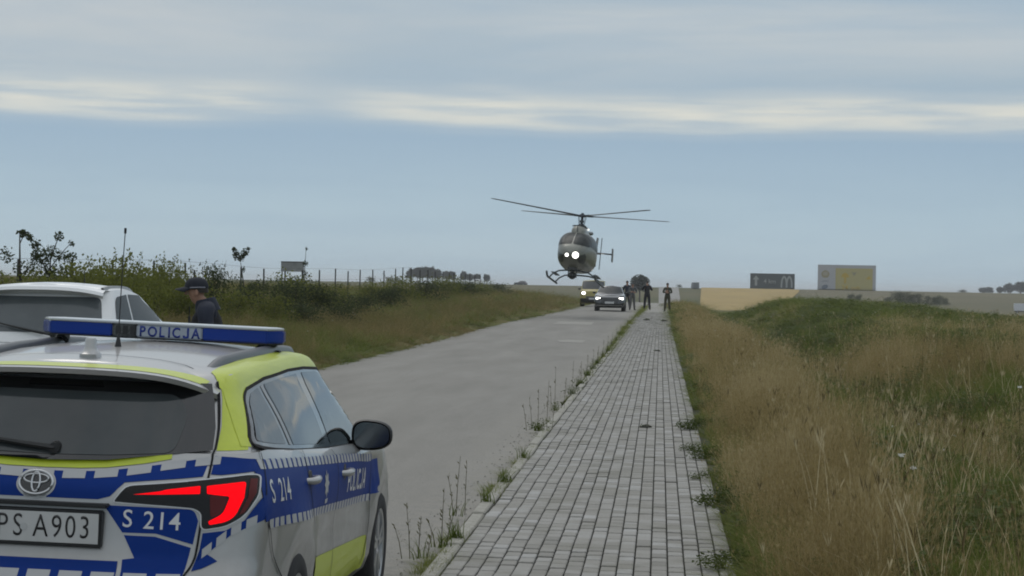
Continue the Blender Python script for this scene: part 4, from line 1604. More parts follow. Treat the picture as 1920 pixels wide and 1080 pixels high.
def make_car(name, label, loc, rz, P, group=None, cat='car'):
    """a car from its main measures, its own axes: y forward from the rear bumper; P holds measures, paint and which lamps are lit"""
    root = empty(name, loc, rz)
    tag(root, label, cat, group)
    Lg, W, zb, zr = P['L'], P['W'], P['belt'], P['roof']
    hood, wsb, wst = P['hood'], P['wsb'], P['wst']     # bonnet height at the nose, windscreen base and top (y)
    rgb, rgt, rw = P['rgb'], P['rgt'], P['rw']         # rear glass base, top (y); roof half width
    bl = lambda y: float(np.interp(y, [0, wsb - .35, wsb, wsb + .3, Lg - .25, Lg], [zb, zb, zb + .01, zb, hood + .06, hood - .02]))
    bm_, cb = MB(), MB()
    rings = []
    for (f, dy, wf) in ((.0, .25, .86), (.12, .06, .95), (.3, .0, .99), (.45, .0, 1.0), (.62, .03, 1.0), (.8, .06, .995), (.93, .09, .975), (1.0, .13, .945)):
        z0 = .20
        h_ = contour(dy, Lg - dy * .8, W * wf, .38, P.get('nose', .55), 3.0, 2.8, 18, 9)
        rings.append(ring3(h_, lambda x, y, f=f: z0 + (bl(y) - z0) * f))
    shell(bm_, rings, len(h_), .05)
    rings = []
    for s in (0, .2, .45, .7, .88, .96, 1.0):
        c = s ** 1.15
        h_ = contour(rgb + (rgt - rgb) * c, wsb + (wst - wsb) * (s ** P.get('bend', 1.15)), (W * .935) + (rw - W * .935) * c - (.04 if s == 1 else 0), .30 + .06 * s, .42, 3.2, 2.8, 18, 9)
        rings.append(ring3(h_, lambda x, y, s=s: (bl(y) - .03) * (1 - s) + s * (zr - .05 - .05 * ((y - (rgt + wst) / 2) / 1.5) ** 2 - P.get('drop', 0) * max(0, (y - .9) / 1.3) ** 2)))
    shell(cb, rings, len(h_), .05)
    allb = MB().add(bm_.v, bm_.f).add(cb.v, cb.f)
    bv = bvh_of(allb)
    paint = P['paint']
    body = bm_.build('body', paint, root, smooth=38)
    ax = P.get('axles', (.85, Lg - .9))
    wr = P.get('wr', .32)
    cut_wheel_wells(body, ax, wr + .04, wr, m_well, W - .32, W + .4)
    cab_o = cb.build('cabin', paint, root, smooth=38)
    zt = zr - .13
    yq = lambda z, a, b: a + (b - a) * max(0, min(1, (z - zb) / (zr - .08 - zb))) ** 1.15
    # glass
    glass = P.get('glass', m_glassb)
    lay_on('windscreen', flat_polys([rpoly([(-rw + .03, zt + .05), (rw - .03, zt + .05), (W * .86, zb + .06), (-W * .86, zb + .06)], .05)]), bv, 'front', .004, P.get('wsmat', glass), root, .06)
    lay_on('rear_window', flat_polys([rpoly([(-rw + .06, zt - P.get('hdr', 0)), (rw - .06, zt - P.get('hdr', 0)), (W * .80, zb + .08), (-W * .80, zb + .08)], .07)]), bv, 'rear', .004, P.get('rgmat', glass), root, .06)
    ym = (rgt + wst) / 2
    for sd_ in ('right', 'left'):
        a = yq(zb + .08, rgb, rgt) + .32
        b = yq(zt, rgb, rgt) + .30
        c = yq(zt - .02, wsb, wst) - .36
        d = yq(zb + .06, wsb, wst) - .46
        lay_on('side_window', flat_polys([rpoly([(a, zb + .06), (b, zt - .03), (ym - .04, zt), (ym - .02, zb + .05)], [.03, .12, .01, .01])]), bv, sd_, .004, glass, root, .06)
        lay_on('side_window', flat_polys([rpoly([(ym + .05, zb + .05), (ym + .03, zt), (c - .15, zt - .01), (c, zt - .08), (d, zb + .05)], [.01, .01, .1, .1, .02])]), bv, sd_, .004, glass, root, .06)
        lay_on('door_seam', flat_polys([strip([(ym, zb + .03), (ym + .01, .6), (ym, .34)], .010)]), bv, sd_, .003, m_gap, root, .06)
        sg = 1 if sd_ == 'right' else -1
        mb = MB()
        rows = []
        for (dy, sc) in ((-.05, .9), (-.04, 1), (.02, .95), (.07, .6), (.09, .05)):
            rows.append([(sg * (W + .08 + .09 * math.cos(t) * sc), d - .15 + dy, zb + .07 + .065 * math.sin(t) * sc) for t in np.linspace(0, 2 * math.pi, 14, endpoint=False)])
        mb.grid(rows, closed=True)
        mb.add([(sg * (W + .08 + .08 * math.cos(t)), d - .202, zb + .07 + .055 * math.sin(t)) for t in np.linspace(0, 2 * math.pi, 14, endpoint=False)], [tuple(range(14))])
        mb.box(min(sg * (W - .08), sg * (W + .02)), max(sg * (W - .08), sg * (W + .02)), d - .17, d - .11, zb + .015, zb + .05)
        mb.build('wing_mirror', P.get('mirror', paint), root, smooth=50)
        for yy in ax:
            make_wheel(root, sg * (W - .11), yy, wr, wr, .21, sg)
    # lamps, grille, plates
    hz = hood - .10
    for sg in (1, -1):
        f = (lambda PL: [(sg * p[0], p[1]) for p in (PL if sg > 0 else PL[::-1])])
        hl = lay_on('headlight', flat_polys([f(rpoly([(W * .50, hz + .035), (W * .92, hz + .075), (W * .93, hz - .04), (W * .80, hz - .085), (W * .62, hz - .06), (W * .50, hz - .03)], .02))]), bv, 'front', .006, m_smoke, root, .03)
        if sg in P.get('lit', ()):
            lay_on('lit_lamp', flat_polys([f(P.get('litshape') or rpoly([(W * .60, hz + .03), (W * .88, hz + .05), (W * .89, hz - .07), (W * .76, hz - .07), (W * .74, hz - .02), (W * .60, hz - .02)], .02))]), bv, 'front', .010, m_lampw, hl, .03)
        lay_on('tail_lamp', flat_polys([f(rpoly([(W * .70, zb - .02), (W * .93, zb - .02), (W * .93, zb - .28), (W * .78, zb - .28)], .03))]), bv, 'rear', .006, m_redd, root, .03)
    gp = P.get('grille')
    if gp:
        lay_on('grille', flat_polys([rpoly(gp, .03)]), bv, 'front', .005, m_gloss, root, .04)
    lp = P.get('bumper')
    if lp:
        lay_on('lower_bumper', flat_polys([rpoly(lp, .03)]), bv, 'front', .007, m_black, root, .04)
    for axis, z in (('front', P.get('pz', .45)), ('rear', P.get('pzr', .75))):
        lay_on('licence_plate', flat_polys([rpoly([(-.26, z), (.26, z), (.26, z + .11), (-.26, z + .11)], .01)]), bv, axis, .012, m_plate, root, .05)
    return root, bv


# white tall hatchback parked on the left, seen from behind
WP = dict(L=4.45, W=.90, belt=1.10, roof=1.725, hood=.85, wsb=3.95, wst=2.05, rgb=.10, rgt=.42, rw=.70, drop=.12, bend=2.3, glass=pmat('dark_glass', (.010, .012, .013), .25, spec=.12), paint=m_wpaint, axles=(.8, 3.5), wr=.31, hdr=.03,
          rgmat=pmat('rear_glass_grey', (.085, .098, .104), .10, spec=.5, noise=1.6, col2=(.115, .130, .136)))
WC, wbv = make_car('white_car', 'white tall hatchback parked beside the road ahead of the police car', (-6.72, 21.85, gz(-6.7, 23) + .02), R(0), WP)
mb = MB()
rows = []
for x in np.linspace(-.70, .70, 17):
    a = abs(x) / .70
    rows.append([(x, .62, 1.685 - .05 * a ** 3), (x, .40, 1.695 - .055 * a ** 3), (x, .24 + .08 * a ** 3, 1.675 - .06 * a ** 3), (x, .22 + .08 * a ** 3, 1.640 - .06 * a ** 3), (x * .98, .36, 1.60 - .05 * a ** 3)])
mb.grid(rows)
mb.build('roof_spoiler', m_wpaint, WC, smooth=40)
mb = MB()
mb.lathe([(.0001, -.03), (.03, -.025), (.03, .03)], 14, 'Y', M=Matrix.Translation((.22, .10, 1.155)))
mb.tube([(.22, .08, 1.155), (-.05, .10, 1.205), (-.30, .13, 1.255)], [.016, .012, .008], 6)
mb.tube([(.10, .12, 1.165), (-.10, .13, 1.205), (-.42, .16, 1.28)], .008, 6)
mb.build('rear_wiper', m_black, WC, smooth=50)
mb = MB()
mb.grid([[(.655 + dx, y, 1.662 + dz - .06 * ((y - 1.0) / .7) ** 4) for dx, dz in ((-.02, 0), (-.015, .03), (.012, .028), (.02, -.01))] for y in np.linspace(.45, 1.7, 12)])
mb.build('roof_rail', m_trim, WC, smooth=50)
mb = MB()
mb.tube([(.05, 1.9, 1.70), (.05, 1.86, 1.86)], [.006, .003], 6)
mb.build('aerial', m_black, WC)

# dark car and pale yellow-green van coming up the road with their lamps on
m_dkpaint = pmat('dark_grey_paint', (.055, .058, .062), .25, metal=.4, coat=.9)
DP = dict(L=4.5, W=.87, belt=.98, roof=1.47, hood=.84, wsb=3.10, wst=2.25, rgb=.45, rgt=1.0, rw=.60, paint=m_dkpaint, nose=.5, lit=(1, -1), wsmat=pmat('windscreen_grey', (.028, .033, .036), .35, spec=.10), mirror=m_black, pz=.44,
          grille=[(-.52, .75), (.52, .75), (.46, .42), (-.46, .42)], bumper=[(-.80, .40), (.80, .40), (.76, .25), (-.76, .25)])
p = (-2.86, 122.4)
DC, dbv = make_car('dark_car', 'dark grey car with lit headlamps facing us in front of the van', (p[0], p[1], float(z_axis(118)) + .05), R(180), DP)
lay_on('bonnet_sheen', flat_polys([[(-.62, .870), (.62, .870), (.50, .80), (-.50, .80)]]), dbv, 'front', .004, m_silver, DC, .04)  # silver patch painted on as light caught by the bonnet
lay_on('bumper_strip', flat_polys([strip([(-.72, .335), (.72, .335)], .035)]), dbv, 'front', .012, m_chrome, DC, .05)
m_khaki = pmat('khaki_paint', (.30, .255, .075), .45, coat=.25)
VP = dict(L=4.4, W=.90, belt=1.16, roof=1.86, hood=1.02, wsb=3.75, wst=2.95, rgb=.05, rgt=.18, rw=.76, paint=m_khaki, nose=.4, lit=(1,), wsmat=pmat('windscreen_grey2', (.060, .066, .070), .4, spec=.12), mirror=m_black, pz=.50, wr=.33,
          litshape=[(.63 + .13 * math.cos(t), .935 + .10 * math.sin(t)) for t in np.linspace(0, 2 * math.pi, 16, endpoint=False)],
          grille=[(-.45, .72), (.45, .72), (.50, .60), (-.50, .60)], bumper=[(-.86, .58), (.86, .58), (.84, .26), (-.84, .26)])
VN, vbv = make_car('van', 'khaki yellow van with one headlamp lit behind the dark car', (-4.66, 148.2, float(z_axis(144)) + .02), R(180), VP, cat='van')

# far vehicles
SP_ = dict(L=4.2, W=.85, belt=.95, roof=1.5, hood=.8, wsb=3.0, wst=2.2, rgb=.3, rgt=.7, rw=.6, paint=m_wpaint)
make_car('white_car', 'small white car far off beside the row of round trees', (-51.5, 600, gz(-51.5, 600) - .05), R(82), SP_)
SP2 = dict(SP_)
SP2['paint'] = m_dkpaint
make_car('dark_car', 'small dark car far off where the fence posts end', (-41.0, 640, gz(-41, 640) - .25), R(75), SP2)


def box_truck(name, label, loc, rz, cab_m, box_m, cat='truck', sc=1.0):
    root = empty(name, loc, rz)
    root.scale = (sc,) * 3
    tag(root, label, cat)
    MB().box(-1.15, 1.15, -2.6, 2.4, .75, 3.1).build('cargo_box', box_m, root, bevel=.05)
    mb = MB()
    mb.prism([(2.55, .5), (4.3, .5), (4.35, 1.3), (3.95, 2.45), (2.55, 2.5)], -1.05, 1.05, 'X')
    mb.build('cab', cab_m, root, bevel=.06)
    MB().prism([(3.0, 1.45), (4.0, 1.45), (3.75, 2.2), (3.0, 2.2)], -1.06, 1.06, 'X').build('side_window', m_glassb, root)
    MB().box(-.95, .95, -2.5, 4.2, .5, .74).build('chassis', m_black, root)
    for yy in (-1.5, 3.4):
        for sg in (-1, 1):
            make_wheel(root, sg * .95, yy, .42, .42, .28, sg)
    return root


box_truck('delivery_truck', 'white box truck with dark cab at the far field edge', (75.3, 440, gz(75.3, 440) + .1), R(-97), pmat('dark_cab', (.03, .035, .045), .4), pmat('box_white', (.60, .62, .66), .5), sc=.66)
box_truck('truck', 'grey truck seen from behind on the far road beyond the crest', (9.75, 585, gz(9.75, 585) - .35), R(8), pmat('grey_cab', (.10, .11, .12), .5), pmat('box_grey', (.12, .135, .15), .6), sc=.70)
# ------------------------------------------------------------------ people
def skin_mesh(joints, edges, rads, root):
    me = bpy.data.meshes.new('body')
    names = list(joints)
    me.from_pydata([joints[k] for k in names], [(names.index(a), names.index(b)) for a, b in edges], [])
    o = bpy.data.objects.new('body', me)
    COL.objects.link(o)
    md = o.modifiers.new('skin', 'SKIN')
    md.use_smooth_shade = True
    for i, k in enumerate(names):
        r_ = rads[k]
        me.skin_vertices[0].data[i].radius = r_ if isinstance(r_, tuple) else (r_, r_)
        me.skin_vertices[0].data[i].use_root = (k == root)
    sb = o.modifiers.new('sub', 'SUBSURF')
    sb.levels = 2
    sb.render_levels = 2
    apply_mods(o)
    return o


m_skin = pmat('skin', (.33, .19, .13), .55, noise=30, col2=(.27, .15, .10))
m_shoe = pmat('shoe', (.012, .012, .013), .6)
m_hair = pmat('hair', (.022, .016, .012), .7)


def person(label, loc, rz, shirt, trousers, pose, hair=None, cap=None, h=1.78, group=None):
    """one continuous body; pose gives the joints that differ from standing upright (x right, y forward, z up, for a height of 1.78 m)"""
    root = empty('person', loc, rz)
    root.scale = (h / 1.78,) * 3
    tag(root, label, 'person', group)
    J = dict(pelvis=(0, 0, .95), waist=(0, -.01, 1.08), chest=(0, -.01, 1.27), neck0=(0, -.015, 1.44), neck=(0, -.005, 1.52), jaw=(0, .025, 1.575), face=(0, .035, 1.645), brow=(0, .022, 1.70), crown=(0, .0, 1.755))
    Rr = dict(pelvis=(.165, .125), waist=(.15, .115), chest=(.165, .12), neck0=(.10, .085), neck=.058, jaw=(.056, .066), face=(.072, .088), brow=(.074, .092), crown=(.045, .055))
    E = [('pelvis', 'waist'), ('waist', 'chest'), ('chest', 'neck0'), ('neck0', 'neck'), ('neck', 'jaw'), ('jaw', 'face'), ('face', 'brow'), ('brow', 'crown')]
    for s, n in ((1, 'r'), (-1, 'l')):
        J.update({n + '_sh': (s * .185, -.01, 1.425), n + '_el': (s * .245, -.03, 1.15), n + '_wr': (s * .255, .04, .90), n + '_pm': (s * .255, .06, .82),
                  n + '_hip': (s * .095, 0, .88), n + '_kn': (s * .11, .02, .49), n + '_an': (s * .12, -.02, .09), n + '_heel': (s * .125, -.05, .035), n + '_toe': (s * .145, .17, .03)})
        Rr.update({n + '_sh': .085, n + '_el': .060, n + '_wr': .040, n + '_pm': (.040, .022), n + '_hip': .112, n + '_kn': .082, n + '_an': .066, n + '_heel': .040, n + '_toe': (.042, .030)})
        E += [('neck0', n + '_sh'), (n + '_sh', n + '_el'), (n + '_el', n + '_wr'), (n + '_wr', n + '_pm'), ('pelvis', n + '_hip'), (n + '_hip', n + '_kn'), (n + '_kn', n + '_an'), (n + '_an', n + '_heel'), (n + '_heel', n + '_toe')]
    J.update(pose)
    # fingers leave the end of each palm, the thumb its side
    for s, n in ((1, 'r'), (-1, 'l')):
        pm, wr = Vector(J[n + '_pm']), Vector(J[n + '_wr'])
        d = (pm - wr).normalized()
        sd_ = d.cross(Vector((s, 0, 0)))
        sd_ = (sd_ if sd_.length > .3 else d.cross(Vector((0, 0, 1)))).normalized()
        cu = d.cross(sd_).normalized() * s
        for k, (off, ln) in enumerate(((-.027, .062), (-.009, .078), (.009, .074), (.027, .058))):
            a, b = f'{n}_f{k}a', f'{n}_f{k}b'
            J[a] = tuple(pm + d * .035 + sd_ * off)
            J[b] = tuple(pm + d * (.035 + ln * .85) + sd_ * off * 1.05 - cu * ln * .4)
            Rr[a] = .0105
            Rr[b] = .008
            E += [(n + '_pm', a), (a, b)]
        J[n + '_ta'] = tuple(pm - d * .02 - sd_ * .045)
        J[n + '_tb'] = tuple(pm + d * .025 - sd_ * .062 - cu * .015)
        Rr[n + '_ta'], Rr[n + '_tb'] = .013, .010
        E += [(n + '_pm', n + '_ta'), (n + '_ta', n + '_tb')]
    o = skin_mesh(J, E, Rr, 'pelvis')
    o.parent = root
    me = o.data
    me.materials.clear()
    for m_ in (shirt, trousers, m_skin, m_shoe):
        me.materials.append(m_)
    skin_k = {'neck', 'jaw', 'face', 'brow', 'crown', 'r_pm', 'l_pm'}
    segs = []
    for a, b in E:
        if a in ('pelvis',) and b == 'waist':
            mi = 0
        elif b.endswith(('_hip', '_kn', '_an')) or a == 'pelvis':
            mi = 1
        elif b.endswith(('_heel', '_toe')):
            mi = 3
        elif b in skin_k or '_f' in b or b.endswith(('_ta', '_tb')):
            mi = 2
        else:
            mi = 0
        segs.append((Vector(J[a]), Vector(J[b]), mi))
    mids = []
    for f in me.polygons:
        c = f.center
        best, bi = 9, 0
        for a, b, mi in segs:
            ab = b - a
            t = max(0, min(1, (c - a).dot(ab) / max(ab.length_squared, 1e-9)))
            q = (c - a - ab * t).length
            if q < best:
                best, bi = q, mi
        if bi == 0 and c.z < .93 and abs(c.x) < .19 and abs(c.y) < .16:
            bi = 1
        if bi == 3 and c.z > .11:
            bi = 1
        mids.append(bi)
    me.polygons.foreach_set('material_index', mids)
    hd = Vector(J['face'])
    dv = (Vector(J['brow']) - Vector(J['jaw'])).normalized()
    # nose, ears, eyes, mouth
    mb = MB()
    fy = .088
    mb.add([hd + Vector((-.017, fy - .012, -.012)), hd + Vector((.017, fy - .012, -.012)), hd + Vector((0, fy + .022, -.016)), hd + Vector((0, fy - .006, .038)), hd + Vector((0, fy - .02, -.025))], [(0, 2, 3), (2, 1, 3), (0, 4, 2), (4, 1, 2), (0, 3, 1, 4)])
    for s in (1, -1):
        mb.lathe([(.001, .012), (.022, .010), (.026, 0), (.018, -.006)], 10, 'X', M=Matrix.Translation(hd + Vector((s * .076, -.012, .0))) @ Matrix.Diagonal((s, .7, 1.2, 1)))
    mb.build('nose_and_ears', m_skin, root, smooth=60)
    for s in (1, -1):
        mb = MB()
        mb.lathe([(.0001, .006), (.008, .004), (.011, 0), (.008, -.004)], 10, 'Y', M=Matrix.Translation(hd + Vector((s * .031, fy - .014, .030))))
        mb.build('eye', m_hair, root)
    mb = MB()
    mb.box(-.024, .024, -.004, .004, -.004, .004, M=Matrix.Translation(hd + Vector((0, fy - .012, -.048))))
    mb.build('mouth', pmat('lip', (.22, .09, .07), .5), root)
    if hair:
        mb = MB()
        rows = []
        for i in range(8):
            t = i / 7 * math.pi * .56
            rows.append([hd + Vector((.083 * math.sin(t) * math.cos(a), -.012 + .104 * math.sin(t) * math.sin(a), .045 + .083 * math.cos(t) - (.03 if math.sin(a) < -.2 else 0) * (i / 7))) for a in np.linspace(0, 2 * math.pi, 20, endpoint=False)])
        mb.grid(rows, closed=True)
        mb.build('hair', hair, root, smooth=60)
    if cap:
        mb = MB()
        rows = []
        for i in range(9):
            t = i / 8 * math.pi * .53
            rows.append([hd + Vector((.090 * math.sin(t) ** .8 * math.cos(a), -.006 + .112 * math.sin(t) ** .8 * math.sin(a), .052 + .092 * math.cos(t))) for a in np.linspace(0, 2 * math.pi, 24, endpoint=False)])
        mb.grid(rows, closed=True)
        # peak, bent down at the sides
        rows = []
        for q in np.linspace(0, 1, 6):
            rows.append([hd + Vector((.082 * math.sin(a) * (1 - .12 * q), .078 * math.cos(a) + .092 * q * (.55 + .45 * math.cos(a)) + .02, .052 - .022 * q - .035 * (1 - math.cos(a)) - .004 * i)) for i, a in enumerate(np.linspace(-1.25, 1.25, 12) * 0 + np.linspace(-1.25, 1.25, 12))] if False else
                        [hd + Vector((.084 * math.sin(a) * (1 - .12 * q), .080 * math.cos(a) + .098 * q * (.5 + .5 * math.cos(a)) + .02, .056 - .026 * q - .03 * (1 - math.cos(a)))) for a in np.linspace(-1.25, 1.25, 12)])
        mb.grid(rows)
        rows2 = [[p - Vector((0, 0, .006)) for p in r_] for r_ in rows]
        mb.grid(rows2, flip=True)
        c_ = mb.build('cap', cap, root, smooth=60)
        mb = MB()
        mb.lathe([(.0001, .004), (.018, .003), (.022, -.004)], 14, 'Y', M=Matrix.Translation(hd + Vector((0, .098, .105))) @ Matrix.Rotation(R(-25), 4, 'X') @ Matrix.Rotation(0, 4, 'Z'))
        mb.build('cap_badge', pmat('cap_badge', (.55, .56, .56), .4), c_)
        mb = MB()
        for s in (-1, 1):
            mb.tube([hd + Vector((s * .088, .05, .045)), hd + Vector((s * .090, -.04, .05)), hd + Vector((s * .06, -.09, .05))], .006, 6)
        mb.build('cap_band', pmat('cap_band', (.20, .21, .25), .5), c_)
    return root


m_navy = pmat('navy_cloth', (.012, .016, .030), .85, bump=.25, bscale=45, noise=9, col2=(.018, .023, .040))
m_blk = pmat('black_cloth', (.010, .011, .014), .85, bump=.2, bscale=45)
m_dkjean = pmat('dark_trousers', (.016, .018, .024), .9, bump=.2, bscale=50)
m_grey = pmat('grey_cloth', (.085, .090, .095), .9, bump=.25, bscale=45)
m_gtr = pmat('grey_trousers', (.105, .105, .10), .9, bump=.2, bscale=50)
m_olive = pmat('olive_cloth', (.045, .048, .024), .9, noise=11, col2=(.030, .033, .018), lo=.45, hi=.55)
m_oliv2 = pmat('olive_trousers', (.060, .056, .028), .9, noise=11, col2=(.040, .040, .020), lo=.45, hi=.55)
m_vest = pmat('vest_cloth', (.006, .007, .010), .9, bump=.3, bscale=60)
m_capm = pmat('cap_cloth', (.010, .013, .022), .85, bump=.2, bscale=70)

# the officer between the two near cars, looking down to the left
OFF = person('police officer in navy cap and jacket standing behind the police car', (-4.28, 19.4, .03), R(98), m_navy, m_dkjean,
             dict(neck0=(0, -.02, 1.475), r_sh=(.215, -.01, 1.475), l_sh=(-.215, -.01, 1.475), neck=(0, .02, 1.53), jaw=(0, .075, 1.56), face=(0, .095, 1.628), brow=(0, .088, 1.685), crown=(0, .07, 1.742), chest=(0, -.01, 1.27), r_el=(.25, -.04, 1.14), r_wr=(.16, .17, 1.06), r_pm=(.10, .23, 1.07), l_el=(-.25, -.04, 1.14), l_wr=(-.16, .18, 1.07), l_pm=(-.09, .24, 1.08)), hair=m_hair, cap=m_capm, h=1.80)
mb = MB()
rows = []
for z, wx, wy in ((1.02, .185, .15), (1.15, .19, .155), (1.30, .195, .16), (1.40, .16, .135), (1.455, .12, .10)):
    rows.append([(wx * abs(math.cos(t)) ** .8 * (1 if math.cos(t) > 0 else -1), -.01 + wy * math.sin(t), z) for t in np.linspace(0, 2 * math.pi, 24, endpoint=False)])
mb.grid(rows, closed=True)
mb.build('vest', m_vest, OFF, smooth=60)
mb = MB()
mb.lathe([(.120, -.07), (.108, .0), (.094, .055), (.082, .058), (.084, .0)], 22, 'Z', M=Matrix.Translation((0, -.005, 1.515)) @ Matrix.Rotation(R(-14), 4, 'X'))
mb.build('collar', m_navy, OFF, smooth=60)
mb = MB()
mb.box(-.02, .02, .0, .02, 0, .11, M=Matrix.Translation((-.13, .13, 1.30)))
mb.tube([(-.13, .14, 1.41), (-.13, .14, 1.50)], .006, 6)
mb.build('radio', m_black, OFF, bevel=.004)

GP = dict()
person('person in dark navy clothes beside the bonnet of the dark car', (-2.02, 127.5, float(z_axis(127.5)) + .05), R(165), m_navy, m_dkjean,
       dict(r_el=(.26, .02, 1.16), r_wr=(.20, .20, 1.05), r_pm=(.15, .26, 1.08), l_el=(-.27, -.03, 1.16), l_wr=(-.26, .05, .92), r_kn=(.12, .03, .49), l_an=(-.15, -.10, .09), l_heel=(-.15, -.13, .035), l_toe=(-.17, .09, .03), l_kn=(-.13, -.02, .49)), hair=m_hair, h=1.78)
person('person in grey hooded top and grey trousers', (-1.68, 126.4, float(z_axis(126.4)) + .04), R(190), m_grey, m_gtr,
       dict(r_el=(.27, .02, 1.17), r_wr=(.15, .22, 1.16), r_pm=(.08, .25, 1.18), l_el=(-.27, .02, 1.17), l_wr=(-.15, .22, 1.14), l_pm=(-.08, .26, 1.15), r_hip=(.10, 0, .88), r_an=(.16, .0, .09), r_heel=(.165, -.03, .035), r_toe=(.19, .19, .03), l_an=(-.15, -.03, .09), l_heel=(-.155, -.06, .035), l_toe=(-.18, .16, .03)), hair=m_grey, h=1.66)
person('person in black jacket with both arms raised, standing on the kerb', (-.80, 127.8, float(z_axis(127.8)) + .05), R(5), m_blk, m_dkjean,
       dict(r_el=(.30, .04, 1.18), r_wr=(.17, .24, 1.30), r_pm=(.11, .28, 1.35), l_el=(-.30, .04, 1.18), l_wr=(-.16, .24, 1.30), l_pm=(-.09, .28, 1.35), r_kn=(.13, .02, .49), r_an=(.17, -.02, .09), r_heel=(.175, -.05, .035), r_toe=(.20, .17, .03), l_kn=(-.13, .02, .49), l_an=(-.17, -.02, .09), l_heel=(-.175, -.05, .035), l_toe=(-.20, .17, .03)), hair=m_hair, h=1.80)
person('person in olive top and trousers standing at the edge of the grass', (.42, 121.5, float(z_axis(121.5)) + .05), R(172), m_olive, m_oliv2,
       dict(r_el=(.27, .03, 1.17), r_wr=(.10, .20, 1.20), r_pm=(.03, .21, 1.22), l_el=(-.27, .03, 1.17), l_wr=(-.10, .22, 1.16), l_pm=(-.03, .24, 1.17), r_kn=(.13, .02, .49), r_an=(.16, -.02, .09), r_heel=(.165, -.05, .035), r_toe=(.20, .17, .03), l_kn=(-.12, .02, .49), l_an=(-.17, .0, .09), l_heel=(-.175, -.03, .035), l_toe=(-.20, .19, .03)), hair=m_hair, h=1.68)

# ------------------------------------------------------------------ helicopter hovering low over the road
HX, HY, HZ = -3.84, 101.0, 5.22
HEL = empty('helicopter', (HX, HY, HZ))
HEL.matrix_world = Matrix.Translation((HX, HY, HZ)) @ Matrix.Rotation(R(175.0), 4, 'Z') @ Matrix.Rotation(R(5.5), 4, 'X') @ Matrix.Rotation(R(-4.0), 4, 'Y')
tag(HEL, 'grey police helicopter hovering nose on above the road with landing lights lit', 'helicopter')
m_hel = pmat('helicopter_paint', (.21, .215, .185), .4, metal=.2, coat=.4, noise=1.2, col2=(.185, .19, .16))
m_hdark = pmat('helicopter_dark', (.045, .050, .048), .4, coat=.4)
m_hgl = pmat('cockpit_glass', (.022, .027, .026), .3, spec=.12)
m_hmet = pmat('rotor_metal', (.055, .065, .075), .5, metal=.3)
m_skid = pmat('skid_paint', (.075, .09, .10), .5)
FU = MB()
secs = [(2.925, -2.12, .001, .001), (2.92, -2.12, .05, .05), (2.86, -2.10, .26, .18), (2.68, -2.08, .46, .34), (2.35, -2.03, .64, .54), (1.95, -1.95, .75, .72), (1.5, -1.88, .81, .86), (1.0, -1.84, .84, .94), (.3, -1.82, .85, .97), (-.6, -1.82, .83, .94), (-1.3, -1.72, .68, .78), (-1.9, -1.56, .42, .52), (-2.5, -1.44, .27, .32), (-3.5, -1.34, .21, .23), (-5.0, -1.22, .16, .17), (-6.3, -1.12, .11, .12), (-6.5, -1.10, .03, .04)]
rows = []
for (y, cz, a, b) in secs:
    e = .68
    rows.append([(a * abs(math.cos(t)) ** e * (1 if math.cos(t) > 0 else -1), y, cz + b * abs(math.sin(t)) ** e * (1 if math.sin(t) > 0 else -1)) for t in np.linspace(0, 2 * math.pi, 36, endpoint=False)])
FU.grid(rows, closed=True)
FUO = FU.build('fuselage', m_hel, HEL, smooth=50)
fbv = bvh_of(FU)
for s in (1, -1):
    f = (lambda PL: [(s * p[0], p[1]) for p in (PL if s > 0 else PL[::-1])])
    lay_on('windscreen', flat_polys([f(rpoly([(.022, -.98), (.58, -1.03), (.765, -1.42), (.76, -1.72), (.45, -1.70), (.022, -1.66)], .08))]), fbv, 'front', .012, m_hgl, HEL, .06)
    lay_on('chin_window', flat_polys([f(rpoly([(.30, -2.26), (.54, -2.14), (.62, -2.05), (.68, -2.25), (.58, -2.52), (.36, -2.52)], .08))]), fbv, 'front', .012, m_hdark, HEL, .06)
    sd_ = 'right' if s > 0 else 'left'
    lay_on('door_window', flat_polys([rpoly([(1.85, -1.66), (1.35, -1.12), (.72, -1.08), (.66, -1.70)], .08)]), fbv, sd_, .012, m_hgl, HEL, .08)
    lay_on('cabin_window', flat_polys([rpoly([(.50, -1.70), (.50, -1.08), (-.55, -1.10), (-.70, -1.68)], .08)]), fbv, sd_, .012, m_hgl, HEL, .08)
    lay_on('door_seam', flat_polys([strip([(.60, -1.0), (.58, -1.8), (.62, -2.5)], .03)]), fbv, sd_, .010, m_hdark, HEL, .08)
mb = MB()
mb.grid([[(.34 * math.cos(t) * k, y, -1.0 + (zt + 1.0) * max(0, math.sin(t)) ** .6 if math.sin(t) > 0 else -1.1) for t in np.linspace(0, 2 * math.pi, 24, endpoint=False)] for y, k, zt in ((1.25, .3, -.96), (1.15, .8, -.72), (.95, 1.0, -.58), (.3, 1.08, -.52), (-.6, 1.08, -.53), (-1.4, .95, -.70), (-2.2, .6, -1.05), (-2.4, .2, -1.2))], closed=True)
mb.build('engine_cowling', m_hel, HEL, smooth=50)
for s in (1, -1):
    mb = MB()
    mb.tube([(s * .22, -.9, -.72), (s * .30, -1.25, -.68), (s * .34, -1.5, -.64)], [.10, .10, .09], 12, cap=False)
    mb.build('exhaust_pipe', m_hdark, HEL, smooth=50)
mb = MB()
mb.grid([[(.33 * math.cos(t), 1.0 - .2 * math.cos(t) ** 2, -.60 + .03 * q) for t in np.linspace(0, math.pi, 10)] for q in (-1, 1)])
mb.box(-.28, .28, -.5, .55, -.55, -.515)
mb.build('cowling_top', m_hdark, HEL)
mb = MB()
mb.box(-.02, .02, -.02, .02, 0, .34, M=Matrix.Translation((0, 1.27, -.92)))
mb.build('wire_cutter', m_hdark, HEL)
